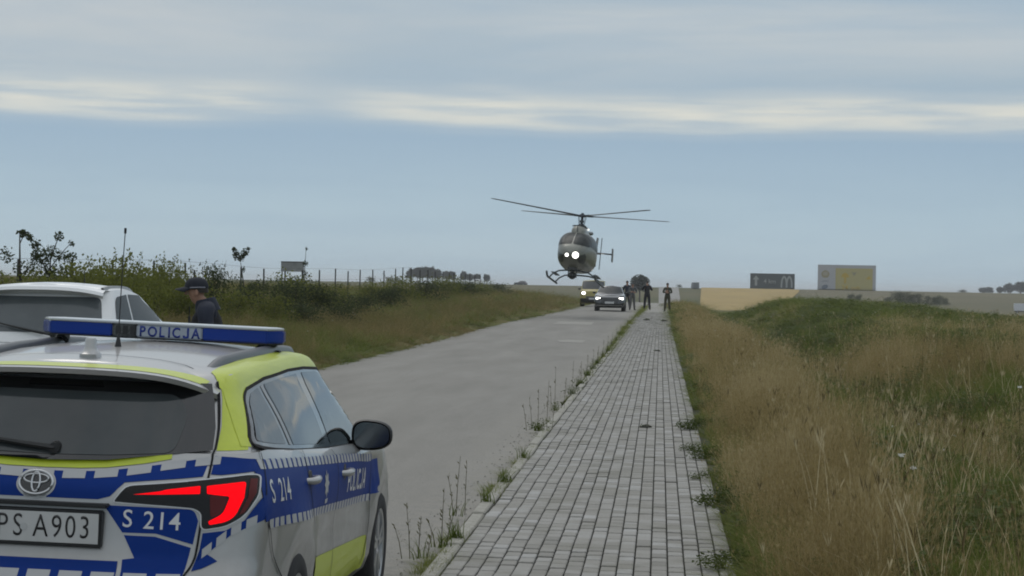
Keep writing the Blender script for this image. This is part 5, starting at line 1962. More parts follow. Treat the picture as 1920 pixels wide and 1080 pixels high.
# rotor mast and rotor
mb = MB()
mb.tube([(0, 0, -.56), (0, 0, .02)], .065, 12)
mb.lathe([(.0001, -.50), (.18, -.50), (.20, -.46), (.12, -.40), (.07, -.38)], 20, 'Z')
mb.lathe([(.0001, -.30), (.11, -.30), (.11, -.22), (.0001, -.22)], 20, 'Z')
for k in range(4):
    a = k * math.pi / 2 + .75
    mb.tube([(.15 * math.cos(a), .15 * math.sin(a), -.46), (.24 * math.cos(a), .24 * math.sin(a), -.03)], .014, 6)
mb.build('rotor_mast', m_hmet, HEL, smooth=50)
ROT = MB()
ROT.lathe([(.0001, .10), (.13, .09), (.16, .03), (.16, -.05), (.0001, -.06)], 20, 'Z')
ROT.lathe([(.0001, .16), (.06, .155), (.07, .09)], 16, 'Z')
ROTO = ROT.build('rotor_hub', m_hmet, HEL, smooth=50)
ROTO.rotation_euler = (R(-3.4), R(.3), 0)
AZ0 = 43.0
for k in range(4):
    a = R(AZ0 + 90 * k)
    mb = MB()
    Rm = Matrix.Rotation(a, 4, 'Z') @ Matrix.Rotation(R(-3.0), 4, 'Y')
    mb.box(.10, .62, -.075, .075, -.035, .035, M=Rm)
    st = [(.55, .10, .045), (.85, .27, .034), (3.0, .27, .030), (5.15, .27, .024), (5.33, .16, .015)]
    rows = []
    for (x, c, t) in st:
        tw = R(9 - 1.8 * x)
        rows.append([(x, yy * math.cos(tw) - zz * math.sin(tw), yy * math.sin(tw) + zz * math.cos(tw)) for yy, zz in ((-c * .5, 0), (-c * .2, t * .9), (c * .2, t), (c * .5, 0), (c * .2, -t * .5), (-c * .2, -t * .5))])
    mb.grid(rows, closed=True, M=Rm)
    mb.build('rotor_blade', m_hmet, ROTO, smooth=40)
# skids
for s in (1, -1):
    mb = MB()
    mb.tube([(s * 1.16, 2.10, -3.02), (s * 1.16, 1.85, -3.17), (s * 1.16, 1.5, -3.22), (s * 1.16, -1.6, -3.22)], .050, 10)
    mb.build('skid', m_skid, HEL, smooth=50)
    mb = MB()
    mb.box(s * 1.02 - .10, s * 1.02 + .10, -.7, .9, -2.93, -2.89)
    mb.build('step', m_skid, HEL)
    for yy in (1.15, -1.05):
        mb = MB()
        mb.tube([(0, yy, -2.80), (s * .40, yy, -2.80), (s * .72, yy, -2.85), (s * .98, yy, -3.0), (s * 1.16, yy, -3.21)], .038, 8)
        mb.build('cross_tube', m_skid, HEL, smooth=50)
# camera ball under the nose
mb = MB()
for s in (1, -1):
    mb.box(s * .19 - .022, s * .19 + .022, 1.45, 1.60, -3.16, -2.62)
mb.box(-.22, .22, 1.35, 1.7, -2.78, -2.66)
ball_mt = mb.build('camera_mount', m_hdark, HEL)
mb = MB()
mb.lathe([(.19 * math.sin(t) + 1e-4, .19 * math.cos(t)) for t in np.linspace(0, math.pi, 10)], 18, 'Z', M=Matrix.Translation((0, 1.53, -3.06)))
mb.build('camera_ball', m_black, ball_mt, smooth=60)
# landing lights in the nose
m_land_l = pmat('landing_light', (.8, .8, .75), .3, emit=(1.0, .98, .90), estr=3.0)
for (x, z, r_) in ((-.25, -2.22, .155), (.16, -2.24, .085)):
    h_, n_, _, _ = fbv.ray_cast(Vector((x, 9, z)), Vector((0, -1, 0)))
    mb = MB()
    mb.lathe([(.0001, .03), (r_ * .7, .026), (r_, .004), (r_, -.04)], 24, 'Y', M=Matrix.Translation((x, h_.y + .03 + r_ * .35, z)))
    ll = mb.build('landing_light', m_land_l, HEL, smooth=50)
    mb = MB()
    mb.lathe([(r_ * 1.02, .02), (r_ * 1.10, .01), (r_ * 1.10, -.25 - r_), (r_ * 1.02, -.25 - r_)], 24, 'Y', M=Matrix.Translation((x, h_.y + .03 + r_ * .35, z)))
    mb.build('light_rim', m_hel, ll, smooth=50)
# tail: stabiliser with end plates, fin, tail rotor
mb = MB()
mb.box(-1.05, 1.05, -5.15, -4.80, -1.245, -1.205)
hs = mb.build('stabiliser', m_hdark, HEL, bevel=.01)
for s in (1, -1):
    mb = MB()
    mb.prism([(-4.7, -.95), (-5.2, -.95), (-5.3, -1.6), (-4.85, -1.6)], s * 1.05 - .02, s * 1.05 + .02, 'X')
    mb.build('end_plate', m_hdark, hs)
mb = MB()
mb.prism([(-5.9, -1.1), (-6.6, -.25), (-6.95, -.25), (-6.55, -1.1), (-6.75, -1.75), (-6.45, -1.75)], -.035, .035, 'X')
mb.build('tail_fin', m_hdark, HEL)
mb = MB()
mb.tube([(0, -6.3, -1.1), (-.30, -6.3, -1.1)], .05, 8)
tr_ = mb.build('tail_rotor_hub', m_hmet, HEL, smooth=50)
for s in (1, -1):
    mb = MB()
    mb.box(-.29, -.265, -6.37, -6.23, min(0, s * .82), max(0, s * .82), M=Matrix.Translation((0, 0, -1.1)))
    mb.build('tail_rotor_blade', m_hmet, tr_)
mb = MB()
mb.lathe([(.0001, .09), (.045, .08), (.055, 0)], 12, 'Z', M=Matrix.Translation((-.30, -.45, -.62)))
mb.build('beacon', pmat('beacon_white', (.7, .7, .68), .3, emit=(1, 1, .95), estr=.8), HEL, smooth=60)
# ------------------------------------------------------------------ trees, bushes, fence, signs, weeds
m_leaf = leaf_mat('bush_leaves', [(0, (.115, .130, .028)), (.4, (.19, .205, .045)), (.75, (.26, .265, .062)), (1, (.34, .325, .095))], transl=.5)
m_leafd = leaf_mat('dark_leaves', [(0, (.045, .060, .024)), (.5, (.075, .092, .034)), (1, (.11, .125, .046))], transl=.45)
m_far = leaf_mat('far_leaves', [(0, (.040, .054, .040)), (.5, (.055, .070, .050)), (1, (.075, .088, .058))])
m_bark = pmat('bark', (.050, .042, .034), .9, noise=12, col2=(.034, .029, .024))


def leaf_cloud(mb, blobs, n, s0, s1, rnd):
    """leaf-sized faces spread through several ellipsoids (cx, cy, cz, rx, ry, rz)"""
    vol = [b[3] * b[4] * b[5] for b in blobs]
    for _ in range(n):
        b = rnd.choices(blobs, vol)[0]
        while True:
            p = Vector((rnd.uniform(-1, 1), rnd.uniform(-1, 1), rnd.uniform(-1, 1)))
            if .12 < p.length < 1:
                break
        p = p * (.55 + .45 * p.length)
        c = Vector((b[0] + p.x * b[3], b[1] + p.y * b[4], b[2] + p.z * b[5]))
        s_ = rnd.uniform(s0, s1)
        e1 = Vector((rnd.gauss(0, 1), rnd.gauss(0, 1), rnd.gauss(0, .8))).normalized()
        e2 = e1.cross(Vector((rnd.gauss(0, 1), rnd.gauss(0, 1), rnd.gauss(0, 1)))).normalized()
        mb.add([c - e1 * s_, c + e2 * s_ * .55 - e1 * s_ * .1, c + e1 * s_, c - e2 * s_ * .55 + e1 * s_ * .1], [(0, 1, 2, 3)])


def raw(mb, name, mat):
    me = bpy.data.meshes.new(name)
    me.from_pydata(mb.v, [], mb.f)
    me.materials.append(mat)
    return me


def bush_protos(k, n, s0, s1, mat, twigs=4, tall=1.0):
    rnd = random.Random(100 + k)
    blobs = []
    for _ in range(9):
        a, r_ = rnd.uniform(0, 6.28), rnd.uniform(0, .55)
        hz_ = rnd.uniform(.30, 1.0)
        blobs.append((math.cos(a) * r_, math.sin(a) * r_ * .8, hz_ * .85, rnd.uniform(.28, .48), rnd.uniform(.28, .48), rnd.uniform(.2, .34)))
    blobs.append((0, 0, .30, .80, .72, .30))
    st, lf = MB(), MB()
    leaf_cloud(lf, blobs, n, s0, s1, rnd)
    for _ in range(twigs):
        a = rnd.uniform(0, 6.28)
        q = rnd.uniform(.25, .7)
        top = Vector((math.cos(a) * q, math.sin(a) * q, rnd.uniform(.95, 1.18) * tall))
        mid = top * .5 + Vector((rnd.uniform(-.06, .06), rnd.uniform(-.06, .06), .05))
        st.tube([(math.cos(a) * .05, math.sin(a) * .05, -.05), mid, top], [.007, .005, .002], 4)
        for _ in range(20):
            t = rnd.uniform(.55, 1.02)
            c = mid.lerp(top, (t - .5) * 2) + Vector((rnd.gauss(0, .035), rnd.gauss(0, .035), rnd.gauss(0, .02)))
            leaf_cloud(lf, [(c.x, c.y, c.z, .04, .04, .03)], 1, s0, s1, rnd)
    return raw(lf, 'foliage', mat), raw(st, 'stems', m_bark)


BP = [bush_protos(k, 2600, .017, .038, m_leaf) for k in range(4)]
BPD = [bush_protos(10 + k, 2400, .018, .038, m_leafd, 4) for k in range(2)]


def plant(name, label, cat, protos, x, y, sx, sz, group=None, dz=-.05, i=0, z=None):
    root = empty(name, (x, y, (gz(x, y) if z is None else z) + dz), random.uniform(0, 6.28))
    root.scale = (sx, sx * random.uniform(.85, 1.15), sz)
    tag(root, label, cat, group)
    fo, st = protos
    link('foliage', fo, None, root)
    if st is not None:
        link('stems' if cat != 'tree' else 'trunk', st, None, root)
    return root


ORD = 'first second third fourth fifth sixth seventh eighth ninth tenth eleventh twelfth thirteenth fourteenth fifteenth sixteenth seventeenth eighteenth nineteenth twentieth twenty-first twenty-second twenty-third'.split()
rb = random.Random(5)
i = 0
for px in range(-4, 350, 17):
    Xf = -13.2 + rb.uniform(-.7, 1.6)
    Y = 3900 * abs(Xf) / (1238 - px)
    hgt = np.interp(px, [-70, 60, 120, 300, 340], [1.22, 1.27, 1.56, 1.62, 1.36]) * rb.uniform(.88, 1.10)
    plant('bush', ORD[i] + ' bush from the left in the leafy hedge along the fence', 'bush', BP[i % 4], Xf, Y, rb.uniform(1.15, 1.5), hgt, 'bushes in the hedge along the fence')
    i += 1
for n_, (px, dx, sc, hz_) in enumerate(((352, 1.2, 1.0, 1.05), (384, .6, .9, 1.42), (425, 1.6, 1.1, .95), (455, .5, 1.0, 1.05), (500, 2.0, 1.0, .9), (540, 1.8, 1.3, 1.15), (562, .9, 1.4, 1.32), (596, 1.6, 1.2, 1.18), (626, 1.0, 1.2, 1.05), (668, 2.2, 1.2, .85), (690, .7, 1.5, 1.05), (722, 1.6, 1.2, .95), (752, 1.0, 1.6, 1.15), (790, 1.6, 1.4, 1.02), (828, 1.2, 1.7, 1.12), (868, 1.8, 1.6, .95), (900, 1.2, 1.7, 1.0), (938, 1.7, 1.6, .85))):
    Xf = -13.4 + dx
    Y = 3900 * abs(Xf) / (1238 - px)
    plant('bush', ORD[n_] + ' low bush from the left in the verge between road and fence', 'bush', BP[i % 4] if i % 2 else BPD[i // 2 % 2], Xf, Y, sc * 1.3, hz_ * 1.18, 'low bushes in the verge between road and fence')
    i += 1
for px, Xf in ((566, -10.6), (640, -10.2)):
    Y = 3900 * abs(Xf) / (1238 - px)
    lab = 'dark bush low in the verge below the small billboard' if px < 600 else 'dark bush in the verge with fence posts rising behind it'
    plant('bush', lab, 'bush', BPD[0 if px < 600 else 1], Xf, Y, 1.1, .85)


# sparse young trees
def sapling(label, x, y, limbs, leaf_n, seed, s0=.022, s1=.048, group=None, base=None):
    rnd = random.Random(seed)
    root = empty('sapling', (x, y, gz(x, y) if base is None else base))
    tag(root, label, 'tree', group)
    tb, lf = MB(), MB()
    for pts, rad in limbs:
        tb.tube(curve_pts(pts, 4), [rad * (1 - .75 * t) for t in np.linspace(0, 1, (len(pts) - 1) * 4 + 1)], 6)
    for (c, r_, n) in leaf_n:
        leaf_cloud(lf, [(*c, *r_)], int(n * 2.2), s0, s1, rnd)
    link('trunk', tb.mesh('trunk'), m_bark, root, 60)
    link('crown', raw(lf, 'crown', m_leafd), None, root)
    return root


# the slim sapling with a heart-shaped tuft on top
sx_, sy_ = -14.2, 3900 * 14.2 / (1238 - 448)
sapling('slim sapling with a forked tuft of leaves on top beside a fence post', sx_, sy_,
        [([(.12, 0, 0), (.05, 0, .9), (-.03, 0, 1.45), (-.10, 0, 1.9)], .035), ([(-.10, 0, 1.9), (-.25, 0, 2.1), (-.36, 0, 2.3)], .016), ([(-.10, 0, 1.9), (.02, 0, 2.15), (.15, 0, 2.34)], .016), ([(.08, 0, .55), (.25, 0, .85), (.42, 0, 1.12)], .02)],
        [((-.26, 0, 2.12), (.12, .12, .20), 70), ((-.08, 0, 2.04), (.15, .14, .17), 80), ((.06, 0, 2.2), (.13, .12, .16), 70), ((-.33, 0, 2.30), (.08, .08, .07), 26), ((.17, 0, 2.33), (.08, .08, .06), 22), ((.30, 0, .98), (.17, .15, .17), 80), ((.42, 0, 1.12), (.08, .08, .08), 22), ((.02, 0, 1.62), (.05, .05, .12), 12)], 3)
for lab, px, limbs, lv, sd_ in (
    ('spindly young tree with wide open branches, tallest above the hedge', 72, [([(0, 0, 0), (.02, 0, 1.2), (.05, 0, 1.9)], .035), ([(.03, 0, 1.3), (-.3, 0, 1.9), (-.55, 0, 2.28)], .018), ([(.05, 0, 1.7), (.18, 0, 2.1), (.28, 0, 2.30)], .016), ([(.04, 0, 1.5), (.35, 0, 1.9), (.55, 0, 2.1)], .014)],
     [((-.5, 0, 2.22), (.18, .15, .08), 34), ((-.32, 0, 2.02), (.16, .12, .12), 34), ((.22, 0, 2.2), (.12, .1, .12), 34), ((.0, 0, 1.80), (.30, .25, .22), 110), ((-.2, 0, 1.62), (.22, .2, .18), 60), ((.4, 0, 1.75), (.25, .2, .14), 60), ((.52, 0, 2.05), (.08, .08, .08), 14), ((.1, 0, 1.4), (.45, .3, .2), 120)], 7),
    ('spindly young tree with a hooked tip at the left end of the hedge', 18, [([(0, 0, 0), (-.02, 0, 1.3), (-.04, 0, 2.24)], .04), ([(-.03, 0, 2.0), (.10, 0, 2.24), (.22, 0, 2.1)], .012), ([(.0, 0, 1.2), (.25, 0, 1.6), (.38, 0, 1.85)], .014)],
     [((.0, 0, 2.24), (.12, .1, .07), 30), ((.20, 0, 2.12), (.10, .08, .07), 18), ((.32, 0, 1.75), (.12, .1, .18), 40), ((-.3, 0, 1.75), (.16, .12, .2), 34), ((.1, 0, 1.45), (.3, .2, .2), 70)], 8)):
    Xf = -13.6
    sapling(lab, Xf, 3900 * 13.6 / (1238 - px), limbs, lv, sd_)
# thin sapling in front of the small billboard
sapling('thin sapling standing in front of the small billboard', -15.0, 3900 * 15.0 / (1238 - 565),
        [([(0, 0, 0), (.0, 0, .9), (.02, 0, 1.7), (.06, 0, 2.55)], .03), ([(.0, 0, .7), (-.3, 0, 1.05), (-.62, 0, 1.2)], .014)],
        [((.08, 0, 2.52), (.07, .06, .08), 14), ((.05, 0, 1.9), (.13, .1, .14), 34), ((.0, 0, 1.45), (.16, .12, .18), 50), ((-.1, 0, 1.15), (.18, .14, .18), 50), ((-.55, 0, 1.12), (.14, .1, .18), 24), ((0, 0, .7), (.2, .18, .25), 60)], 9)

# wire fence: posts at four metre spacing, wires between
FEN = empty('fence', (-14.0, 60, 0))
tag(FEN, 'long wire fence on dark posts along the left verge', 'fence')
m_post = pmat('post', (.050, .050, .046), .85, noise=6, col2=(.034, .034, .032))
pmb = MB()
pmb.tube([(0, 0, -.3), (0, 0, 1.66)], .029, 8)
pme = pmb.mesh('post')
pme.materials.append(m_post)
Ys = [32.5 + 4.012 * k for k in range(34)]
wl = []
for k, Y in enumerate(Ys):
    if k == 8:
        continue
    z = gz(-14, Y)
    o = bpy.data.objects.new('post', pme)
    o.parent = FEN
    o.location = (random.uniform(-.06, .06), Y - 60, z + random.uniform(-.06, .05))
    o.rotation_euler = (random.uniform(-.02, .02), random.uniform(-.025, .025), 0)
    COL.objects.link(o)
    wl.append((0, Y - 60, z))
for hgt in (.35, .8, 1.25, 1.7):
    mb = MB()
    mb.tube([(x + .06, y, z + hgt) for x, y, z in wl], .0035, 4)
    mb.build('wire', m_post, FEN)
# stray thin post between
mb = MB()
mb.tube([(0, 0, -.2), (0, 0, 1.5)], .03, 6)
o = mb.build('post', m_post, FEN)
o.location = (-.5, 64.0 - 60, gz(-14.5, 64))

# small billboard on two legs beyond the fence
BB = empty('billboard', (-53.5, 300, gz(-52.9, 300)), R(-6))
tag(BB, 'small grey billboard on two legs beyond the fence', 'billboard')
zb0 = 3.30 - BB.location.z
BB.scale = (1.08, 1, 1)
m_bbw = pmat('weathered_board', (.24, .25, .25), .7, noise=1.6, col2=(.15, .16, .165))
MB().box(-1.60, 1.60, -.06, .06, zb0 - .1, zb0 + 1.35).build('board', m_bbw, BB)
MB().box(-1.62, 1.62, -.09, -.061, zb0 + 1.22, zb0 + 1.40).build('top_rail', pmat('rail_dark', (.06, .065, .07), .6), BB)
for (x0, x1, z0, z1) in ((-1.3, -.1, .75, 1.05), (-.9, .4, .35, .6), (.6, 1.3, .2, .9)):
    MB().box(x0, x1, -.075, -.0605, zb0 + z0, zb0 + z1).build('faded_print', pmat('faded_print', (.17, .18, .185), .7, noise=2, col2=(.21, .22, .22)), BB)
for s in (-1.45, 1.45):
    MB().box(s - .07, s + .07, -.05, .05, -.3, zb0 - .1).build('leg', m_post, BB)
MB().box(-1.45, 1.45, .07, .12, .35, .47).build('cross_bar', m_post, BB)

# far trees
def far_tree_protos(k, lean=0):
    rnd = random.Random(40 + k)
    blobs = [(0, 0, .66, .30, .30, .26)]
    for _ in range(8):
        a, r_ = rnd.uniform(0, 6.28), rnd.uniform(.08, .28)
        blobs.append((math.cos(a) * r_, math.sin(a) * r_, rnd.uniform(.5, .86), rnd.uniform(.11, .2), rnd.uniform(.11, .2), rnd.uniform(.08, .15)))
    lf, tb = MB(), MB()
    leaf_cloud(lf, blobs, 1900, .024, .046, rnd)
    tb.tube([(0, 0, -.05), (.01, 0, .3), (0, .01, .62), (.02, 0, .8)], [.028, .022, .016, .006], 6)
    for _ in range(5):
        a = rnd.uniform(0, 6.28)
        tb.tube([(0, 0, rnd.uniform(.3, .5)), (math.cos(a) * .14, math.sin(a) * .14, .6), (math.cos(a) * .24, math.sin(a) * .24, .72)], [.012, .009, .004], 5)
    return raw(lf, 'crown', m_far), raw(tb, 'trunk', m_bark)


FT = [far_tree_protos(k) for k in range(4)]
for n_, (px, ht, wd) in enumerate(((767, 6.0, 5.2), (781, 7.0, 6.2), (790, 7.2, 6.0), (799, 7.1, 6.2), (809, 7.0, 6.0), (819, 6.4, 5.2), (836, 5.6, 5.8), (847, 5.4, 5.0), (868, 5.4, 4.8), (880, 4.6, 4.4), (893, 4.6, 5.0), (912, 4.4, 4.6))):
    Y = 800
    X = (px - 1238) / 3900 * Y
    plant('round_tree', ORD[n_] + ' tree from the left in the row of round trees on the horizon', 'tree', FT[n_ % 4], X, Y, wd * 1.12, ht * 1.18, 'row of round trees on the horizon', dz=-.2 * ht)
for n_, (px, ht, wd) in enumerate(((693, 3.0, 8), (728, 3.0, 9), (741, 3.2, 7))):
    plant('bush', ORD[n_] + ' from the left of three low shrubs far beyond the fence posts', 'bush', BPD[0], (px - 1238) / 3900 * 780, 780, wd * .42, ht * .8, 'far low shrubs beyond the fence', dz=-.3)
# far trees by the road ahead
rt = plant('round_tree', 'single round tree behind the people on the road', 'tree', FT[1], (1199.5 - 1238) / 3900 * 450, 450, 7.4, 7.0, dz=.2)
for n_, (px, w_, h_) in enumerate(((1152, 1.7, 2.9), (1165, 1.5, 3.1))):
    plant('bush', ('left' if n_ == 0 else 'right') + ' one of the two dark bushes behind the dark car', 'bush', BPD[1], (px - 1238) / 3900 * 450, 450, w_, h_, 'dark bushes behind the dark car')
plant('bush', 'small dark bush at the left verge beside the khaki van', 'bush', BPD[0], (1072 - 1238) / 3900 * 300, 300, 1.0, 1.4)
plant('bush', 'small bush on the horizon at the right edge of the far road', 'bush', BPD[1], (1274 - 1238) / 3900 * 610, 610, 1.6, 1.0)
# right horizon
for n_, (px, ht, wd, lab) in enumerate(((1833, 4.0, 6.5, 'pale low tree at the left end of the far clump on the right'), (1843, 4.6, 7.0, 'low rounded tree second in the far clump on the right'), (1864, 5.0, 6.0, 'narrow pointed tree between the low and tall trees far right'), (1880, 7.2, 9.0, 'dark round tree next to the tallest far right'), (1902, 8.2, 10.5, 'tallest dark round tree in the far clump on the right'), (1921, 6.0, 9.0, 'tree cut by the right edge of the view in the far clump'))):
    plant('round_tree', lab, 'tree', FT[n_ % 4], (px - 1238) / 3900 * 1150, 1150, wd * 1.15, ht * 1.35, dz=-ht * .42)
plant('bush', 'flat dark thicket on the far horizon left of the clump of trees', 'bush', BPD[0], (1797 - 1238) / 3900 * 1150, 1150, 5.5, 2.4, dz=-.3)
# dark shrubs on the field right of centre
rs = random.Random(9)
for n_, (px, w_, h_) in enumerate(((1590, 1.6, 2.0), (1606, 1.7, 1.8), (1660, 2.0, 1.6), (1676, 2.2, 2.5), (1690, 2.3, 2.4), (1702, 2.0, 2.2), (1716, 1.7, 2.2), (1729, 1.5, 1.9), (1742, 1.6, 1.8), (1755, 1.5, 1.8), (1768, 1.3, 1.4))):
    plant('bush', ORD[n_] + ' shrub from the left in the dark patch on the far slope', 'bush', BPD[0 if rs.random() < .5 else 1], (px - 1238) / 3900 * 480, 480 + rs.uniform(-4, 4), w_ * 1.3, h_ * 1.35, 'dark shrubs on the far slope')

# big billboards on the ridge
m_dkg = pmat('billboard_green', (.030, .045, .050), .6, noise=.8, col2=(.036, .052, .056))
m_pale = pmat('billboard_pale', (.27, .30, .30), .6)
B1 = empty('billboard', (32.3, 606, gz(32.3, 606)), R(-3))
tag(B1, 'dark green billboard with a pale arrow and rounded letter M', 'billboard')
z0 = 2.05 - B1.location.z
MB().box(-6.4, 6.4, -.2, .2, z0, z0 + 4.55).build('board', m_dkg, B1)
MB().box(-6.4, 1.5, -.15, .15, z0 - .55, z0 - .02).build('base_board', pmat('base_pale', (.30, .30, .28), .7), B1)
for x in (-5, -1.7, 1.7, 5):
    MB().box(x - .15, x + .15, .21, .5, -1, z0 + 4.4).build('leg', m_post, B1)
MB().prism(rpoly([(-5.05, z0 + 1.0), (-4.35, z0 + 1.0), (-4.35, z0 + 2.75), (-3.75, z0 + 2.75), (-4.7, z0 + 3.9), (-5.65, z0 + 2.75), (-5.05, z0 + 2.75)], .05), -.235, -.201, 'Y').build('arrow', m_pale, B1)
flat_letters('distance_lettering', '4 km', 1.75, (-.75, -.201, z0 + 2.2), m_pale, B1, .02, 1.0, d=.03)
mb = MB()
for cx in (3.35, 4.85):
    o_, i_ = [], []
    for t in np.linspace(0, math.pi, 20):
        o_.append((cx + .98 * math.cos(t), z0 + .55 + 3.4 * math.sin(t) ** .8))
        i_.append((cx + .50 * math.cos(t), z0 + .55 + 2.75 * math.sin(t) ** .8))
    for k in range(19):
        mb.prism([o_[k], o_[k + 1], i_[k + 1], i_[k]], -.235 if cx < 4 else -.238, -.201, 'Y')
mb.build('arch_emblem', m_pale, B1)
B2 = empty('billboard', (53.6, 606, gz(53.6, 606)), R(-4))
tag(B2, 'large pale billboard with yellow arrow, round emblem and blue oval', 'billboard')
z0 = 1.9 - B2.location.z
m_bp = pmat('board_grey_white', (.40, .405, .42), .6, noise=.25, col2=(.375, .38, .395))
MB().box(-8.3, 8.3, -.25, .25, z0 - .9, z0 + 7.55).build('board', m_bp, B2)
MB().box(-3.2, 7.4, -.28, -.251, z0 - .05, z0 + 6.6).build('panel', pmat('panel_khaki', (.40, .35, .135), .6, noise=.3, col2=(.41, .355, .125)), B2)
m_yel = pmat('board_yellow', (.46, .31, .004), .6)
m_bbl = pmat('board_blue', (.11, .14, .18), .6)
m_kh = pmat('emblem_khaki', (.27, .235, .13), .6)
mb = MB()
mb.prism([(-6.1 + 1.18 * math.cos(t), z0 + 4.9 + 1.1 * math.sin(t) - .12 * abs(math.sin(2 * t))) for t in np.linspace(0, 2 * math.pi, 24, endpoint=False)], -.285, -.252, 'Y')
em = mb.build('round_emblem', m_kh, B2)
MB().prism([(-6.1 + .7 * math.cos(t), z0 + 5.0 + .62 * math.sin(t)) for t in np.linspace(0, 2 * math.pi, 20, endpoint=False)], -.292, -.286, 'Y').build('emblem_centre', pmat('emblem_pale', (.33, .30, .22), .6), em)
flat_letters('caption_lettering', 'paliwa', .75, (-6.1, -.252, z0 + 2.85), m_bbl, B2, 0, 1.0, d=.03)
MB().prism([(-6.2 + .95 * math.cos(t) * math.cos(.35) - .6 * math.sin(t) * math.sin(.35), z0 + 1.15 + .95 * math.cos(t) * math.sin(.35) + .6 * math.sin(t) * math.cos(.35)) for t in np.linspace(0, 2 * math.pi, 24, endpoint=False)], -.285, -.252, 'Y').build('oval_emblem', m_bbl, B2)
MB().prism(rpoly([(-.75, z0 + 2.2), (-.15, z0 + 2.2), (-.15, z0 + 4.0), (.75, z0 + 4.0), (.35, z0 + 4.9), (-.45, z0 + 5.35), (-1.25, z0 + 4.9), (-1.65, z0 + 4.0), (-.75, z0 + 4.0)], .12), -.31, -.281, 'Y').build('arrow', m_yel, B2)
flat_letters('time_lettering', '24', 1.9, (-.5, -.281, z0 + 1.0), m_yel, B2, .03, 1.0, d=.03)
flat_letters('time_lettering', 'godz.', 1.35, (2.75, -.281, z0 + .95), m_yel, B2, .03, 1.0, d=.03)
MB().prism([(1.3, z0 + 5.5), (2.9, z0 + 5.5), (2.1, z0 + 4.4)], -.30, -.281, 'Y').build('small_mark', m_kh, B2)
MB().prism([(5.4, z0 + 3.5), (6.9, z0 + 3.5), (6.4, z0 + 4.5)], -.30, -.281, 'Y').build('small_mark', m_yel, B2)
for x in (-6, -2, 2, 6):
    MB().box(x - .2, x + .2, .26, .6, -1, z0 + 7.3).build('leg', m_post, B2)

# ------------------------------------------------------------------ weeds by the kerb, clumps on the pavement edge, clods
def weed(name, label, x, y, stalks, tuft, seed, mat=None, cat='weed', group=None, broad=0, zoff=.03):
    rnd = random.Random(seed)
    random.seed(seed)
    root = empty(name, (x, y, float(z_axis(y)) + zoff))
    tag(root, label, cat, group)
    if tuft:
        lf = MB()
        for _ in range(tuft):
            a, r_ = rnd.uniform(0, 6.28), rnd.uniform(0, .07)
            blade(lf, math.cos(a) * r_, math.sin(a) * r_, rnd.uniform(.07, .2), .008, rnd.uniform(.3, 1.1), rnd.uniform(0, 6.28))
        link('leaves', raw(lf, 'leaves', mat or m_green), None, root)
    if broad:
        lf = MB()
        leaf_cloud(lf, [(0, 0, .08, .17, .17, .08), (.1, .05, .11, .12, .12, .07), (-.08, -.06, .06, .12, .12, .05)], int(broad * 1.9), .007, .016, rnd)
        link('foliage', raw(lf, 'foliage', mat or m_dark), None, root)
    if stalks:
        st = MB()
        for (dx, dy, h_, lean) in stalks:
            tip = Vector((dx + lean * h_, dy, h_))
            st.tube([(dx, dy, 0), (dx + lean * h_ * .35, dy, h_ * .5), tip], [.0032, .0026, .0015], 5)
            for _ in range(9):
                t = rnd.uniform(.45, 1.0)
                c = Vector((dx + lean * h_ * t * t, dy, h_ * t))
                a = rnd.uniform(0, 6.28)
                e = c + Vector((math.cos(a) * .022, math.sin(a) * .022, rnd.uniform(.015, .04)))
                s_ = .0032
                st.add([c, c.lerp(e, .5) + Vector((s_, 0, s_)), e, c.lerp(e, .5) - Vector((s_, 0, s_))], [(0, 1, 2, 3)])
        link('stalks', raw(st, 'stalks', m_stalk), None, root)
    return root


m_stalk = leaf_mat('weed_stalks', [(0, (.10, .10, .045)), (.5, (.14, .13, .065)), (1, (.19, .165, .09))])
kx = lambda y: float(kerb_x(y))
weed('weed', 'pair of tall bare stalks at the nearest end of the kerb', kx(13.0) - .22, 13.3, [(-.05, 0, .34, -.08), (.0, .04, .27, .05), (-.10, -.02, .22, -.25), (.06, 0, .16, .2)], 14, 1)
weed('weed', 'tall single stalk rising beside a round grass clump at the kerb', kx(13.6) - .13, 13.9, [(.0, .0, .40, .03), (.03, .02, .25, .22), (-.04, 0, .18, -.3)], 26, 2)
weed('weed', 'bushy yellow-green grass clump against the kerb near the tall stalk', kx(14.2) - .08, 14.3, [], 60, 3)
weed('weed', 'forked thistle stalks over the gritty road edge', kx(15.8) - .22, 15.8, [(.0, 0, .46, .06), (.06, .1, .40, .02), (-.03, .1, .30, -.15)], 10, 4)
weed('weed', 'low yellow-green tuft in the kerb joint beyond the thistle', kx(16.8) - .07, 16.8, [], 46, 5)
weed('weed', 'small round tuft between two kerb stones', kx(18.6) - .06, 18.6, [], 40, 6)
weed('weed', 'small dark tuft at the kerb beside a pale stone', kx(21.2) - .06, 21.2, [], 36, 7)
weed('weed', 'thick weed with several tall stalks on the kerb', kx(25.3) - .15, 25.3, [(0, 0, .50, .0), (.10, .1, .62, .03), (-.08, .1, .40, -.1), (.16, .2, .35, .1), (-.14, 0, .3, -.15)], 46, 8, broad=70)
weed('weed', 'wispy weed with two high stalks beyond the thick one', kx(29.5) - .16, 29.5, [(0, 0, .62, .01), (.12, .3, .45, .06), (-.06, .2, .35, -.05)], 30, 9, broad=26)
weed('weed', 'leafy weed clump hanging over the kerb farther along', kx(34.0) - .10, 34.0, [(0, 0, .55, .02), (.08, .2, .40, .08)], 50, 10, broad=60)
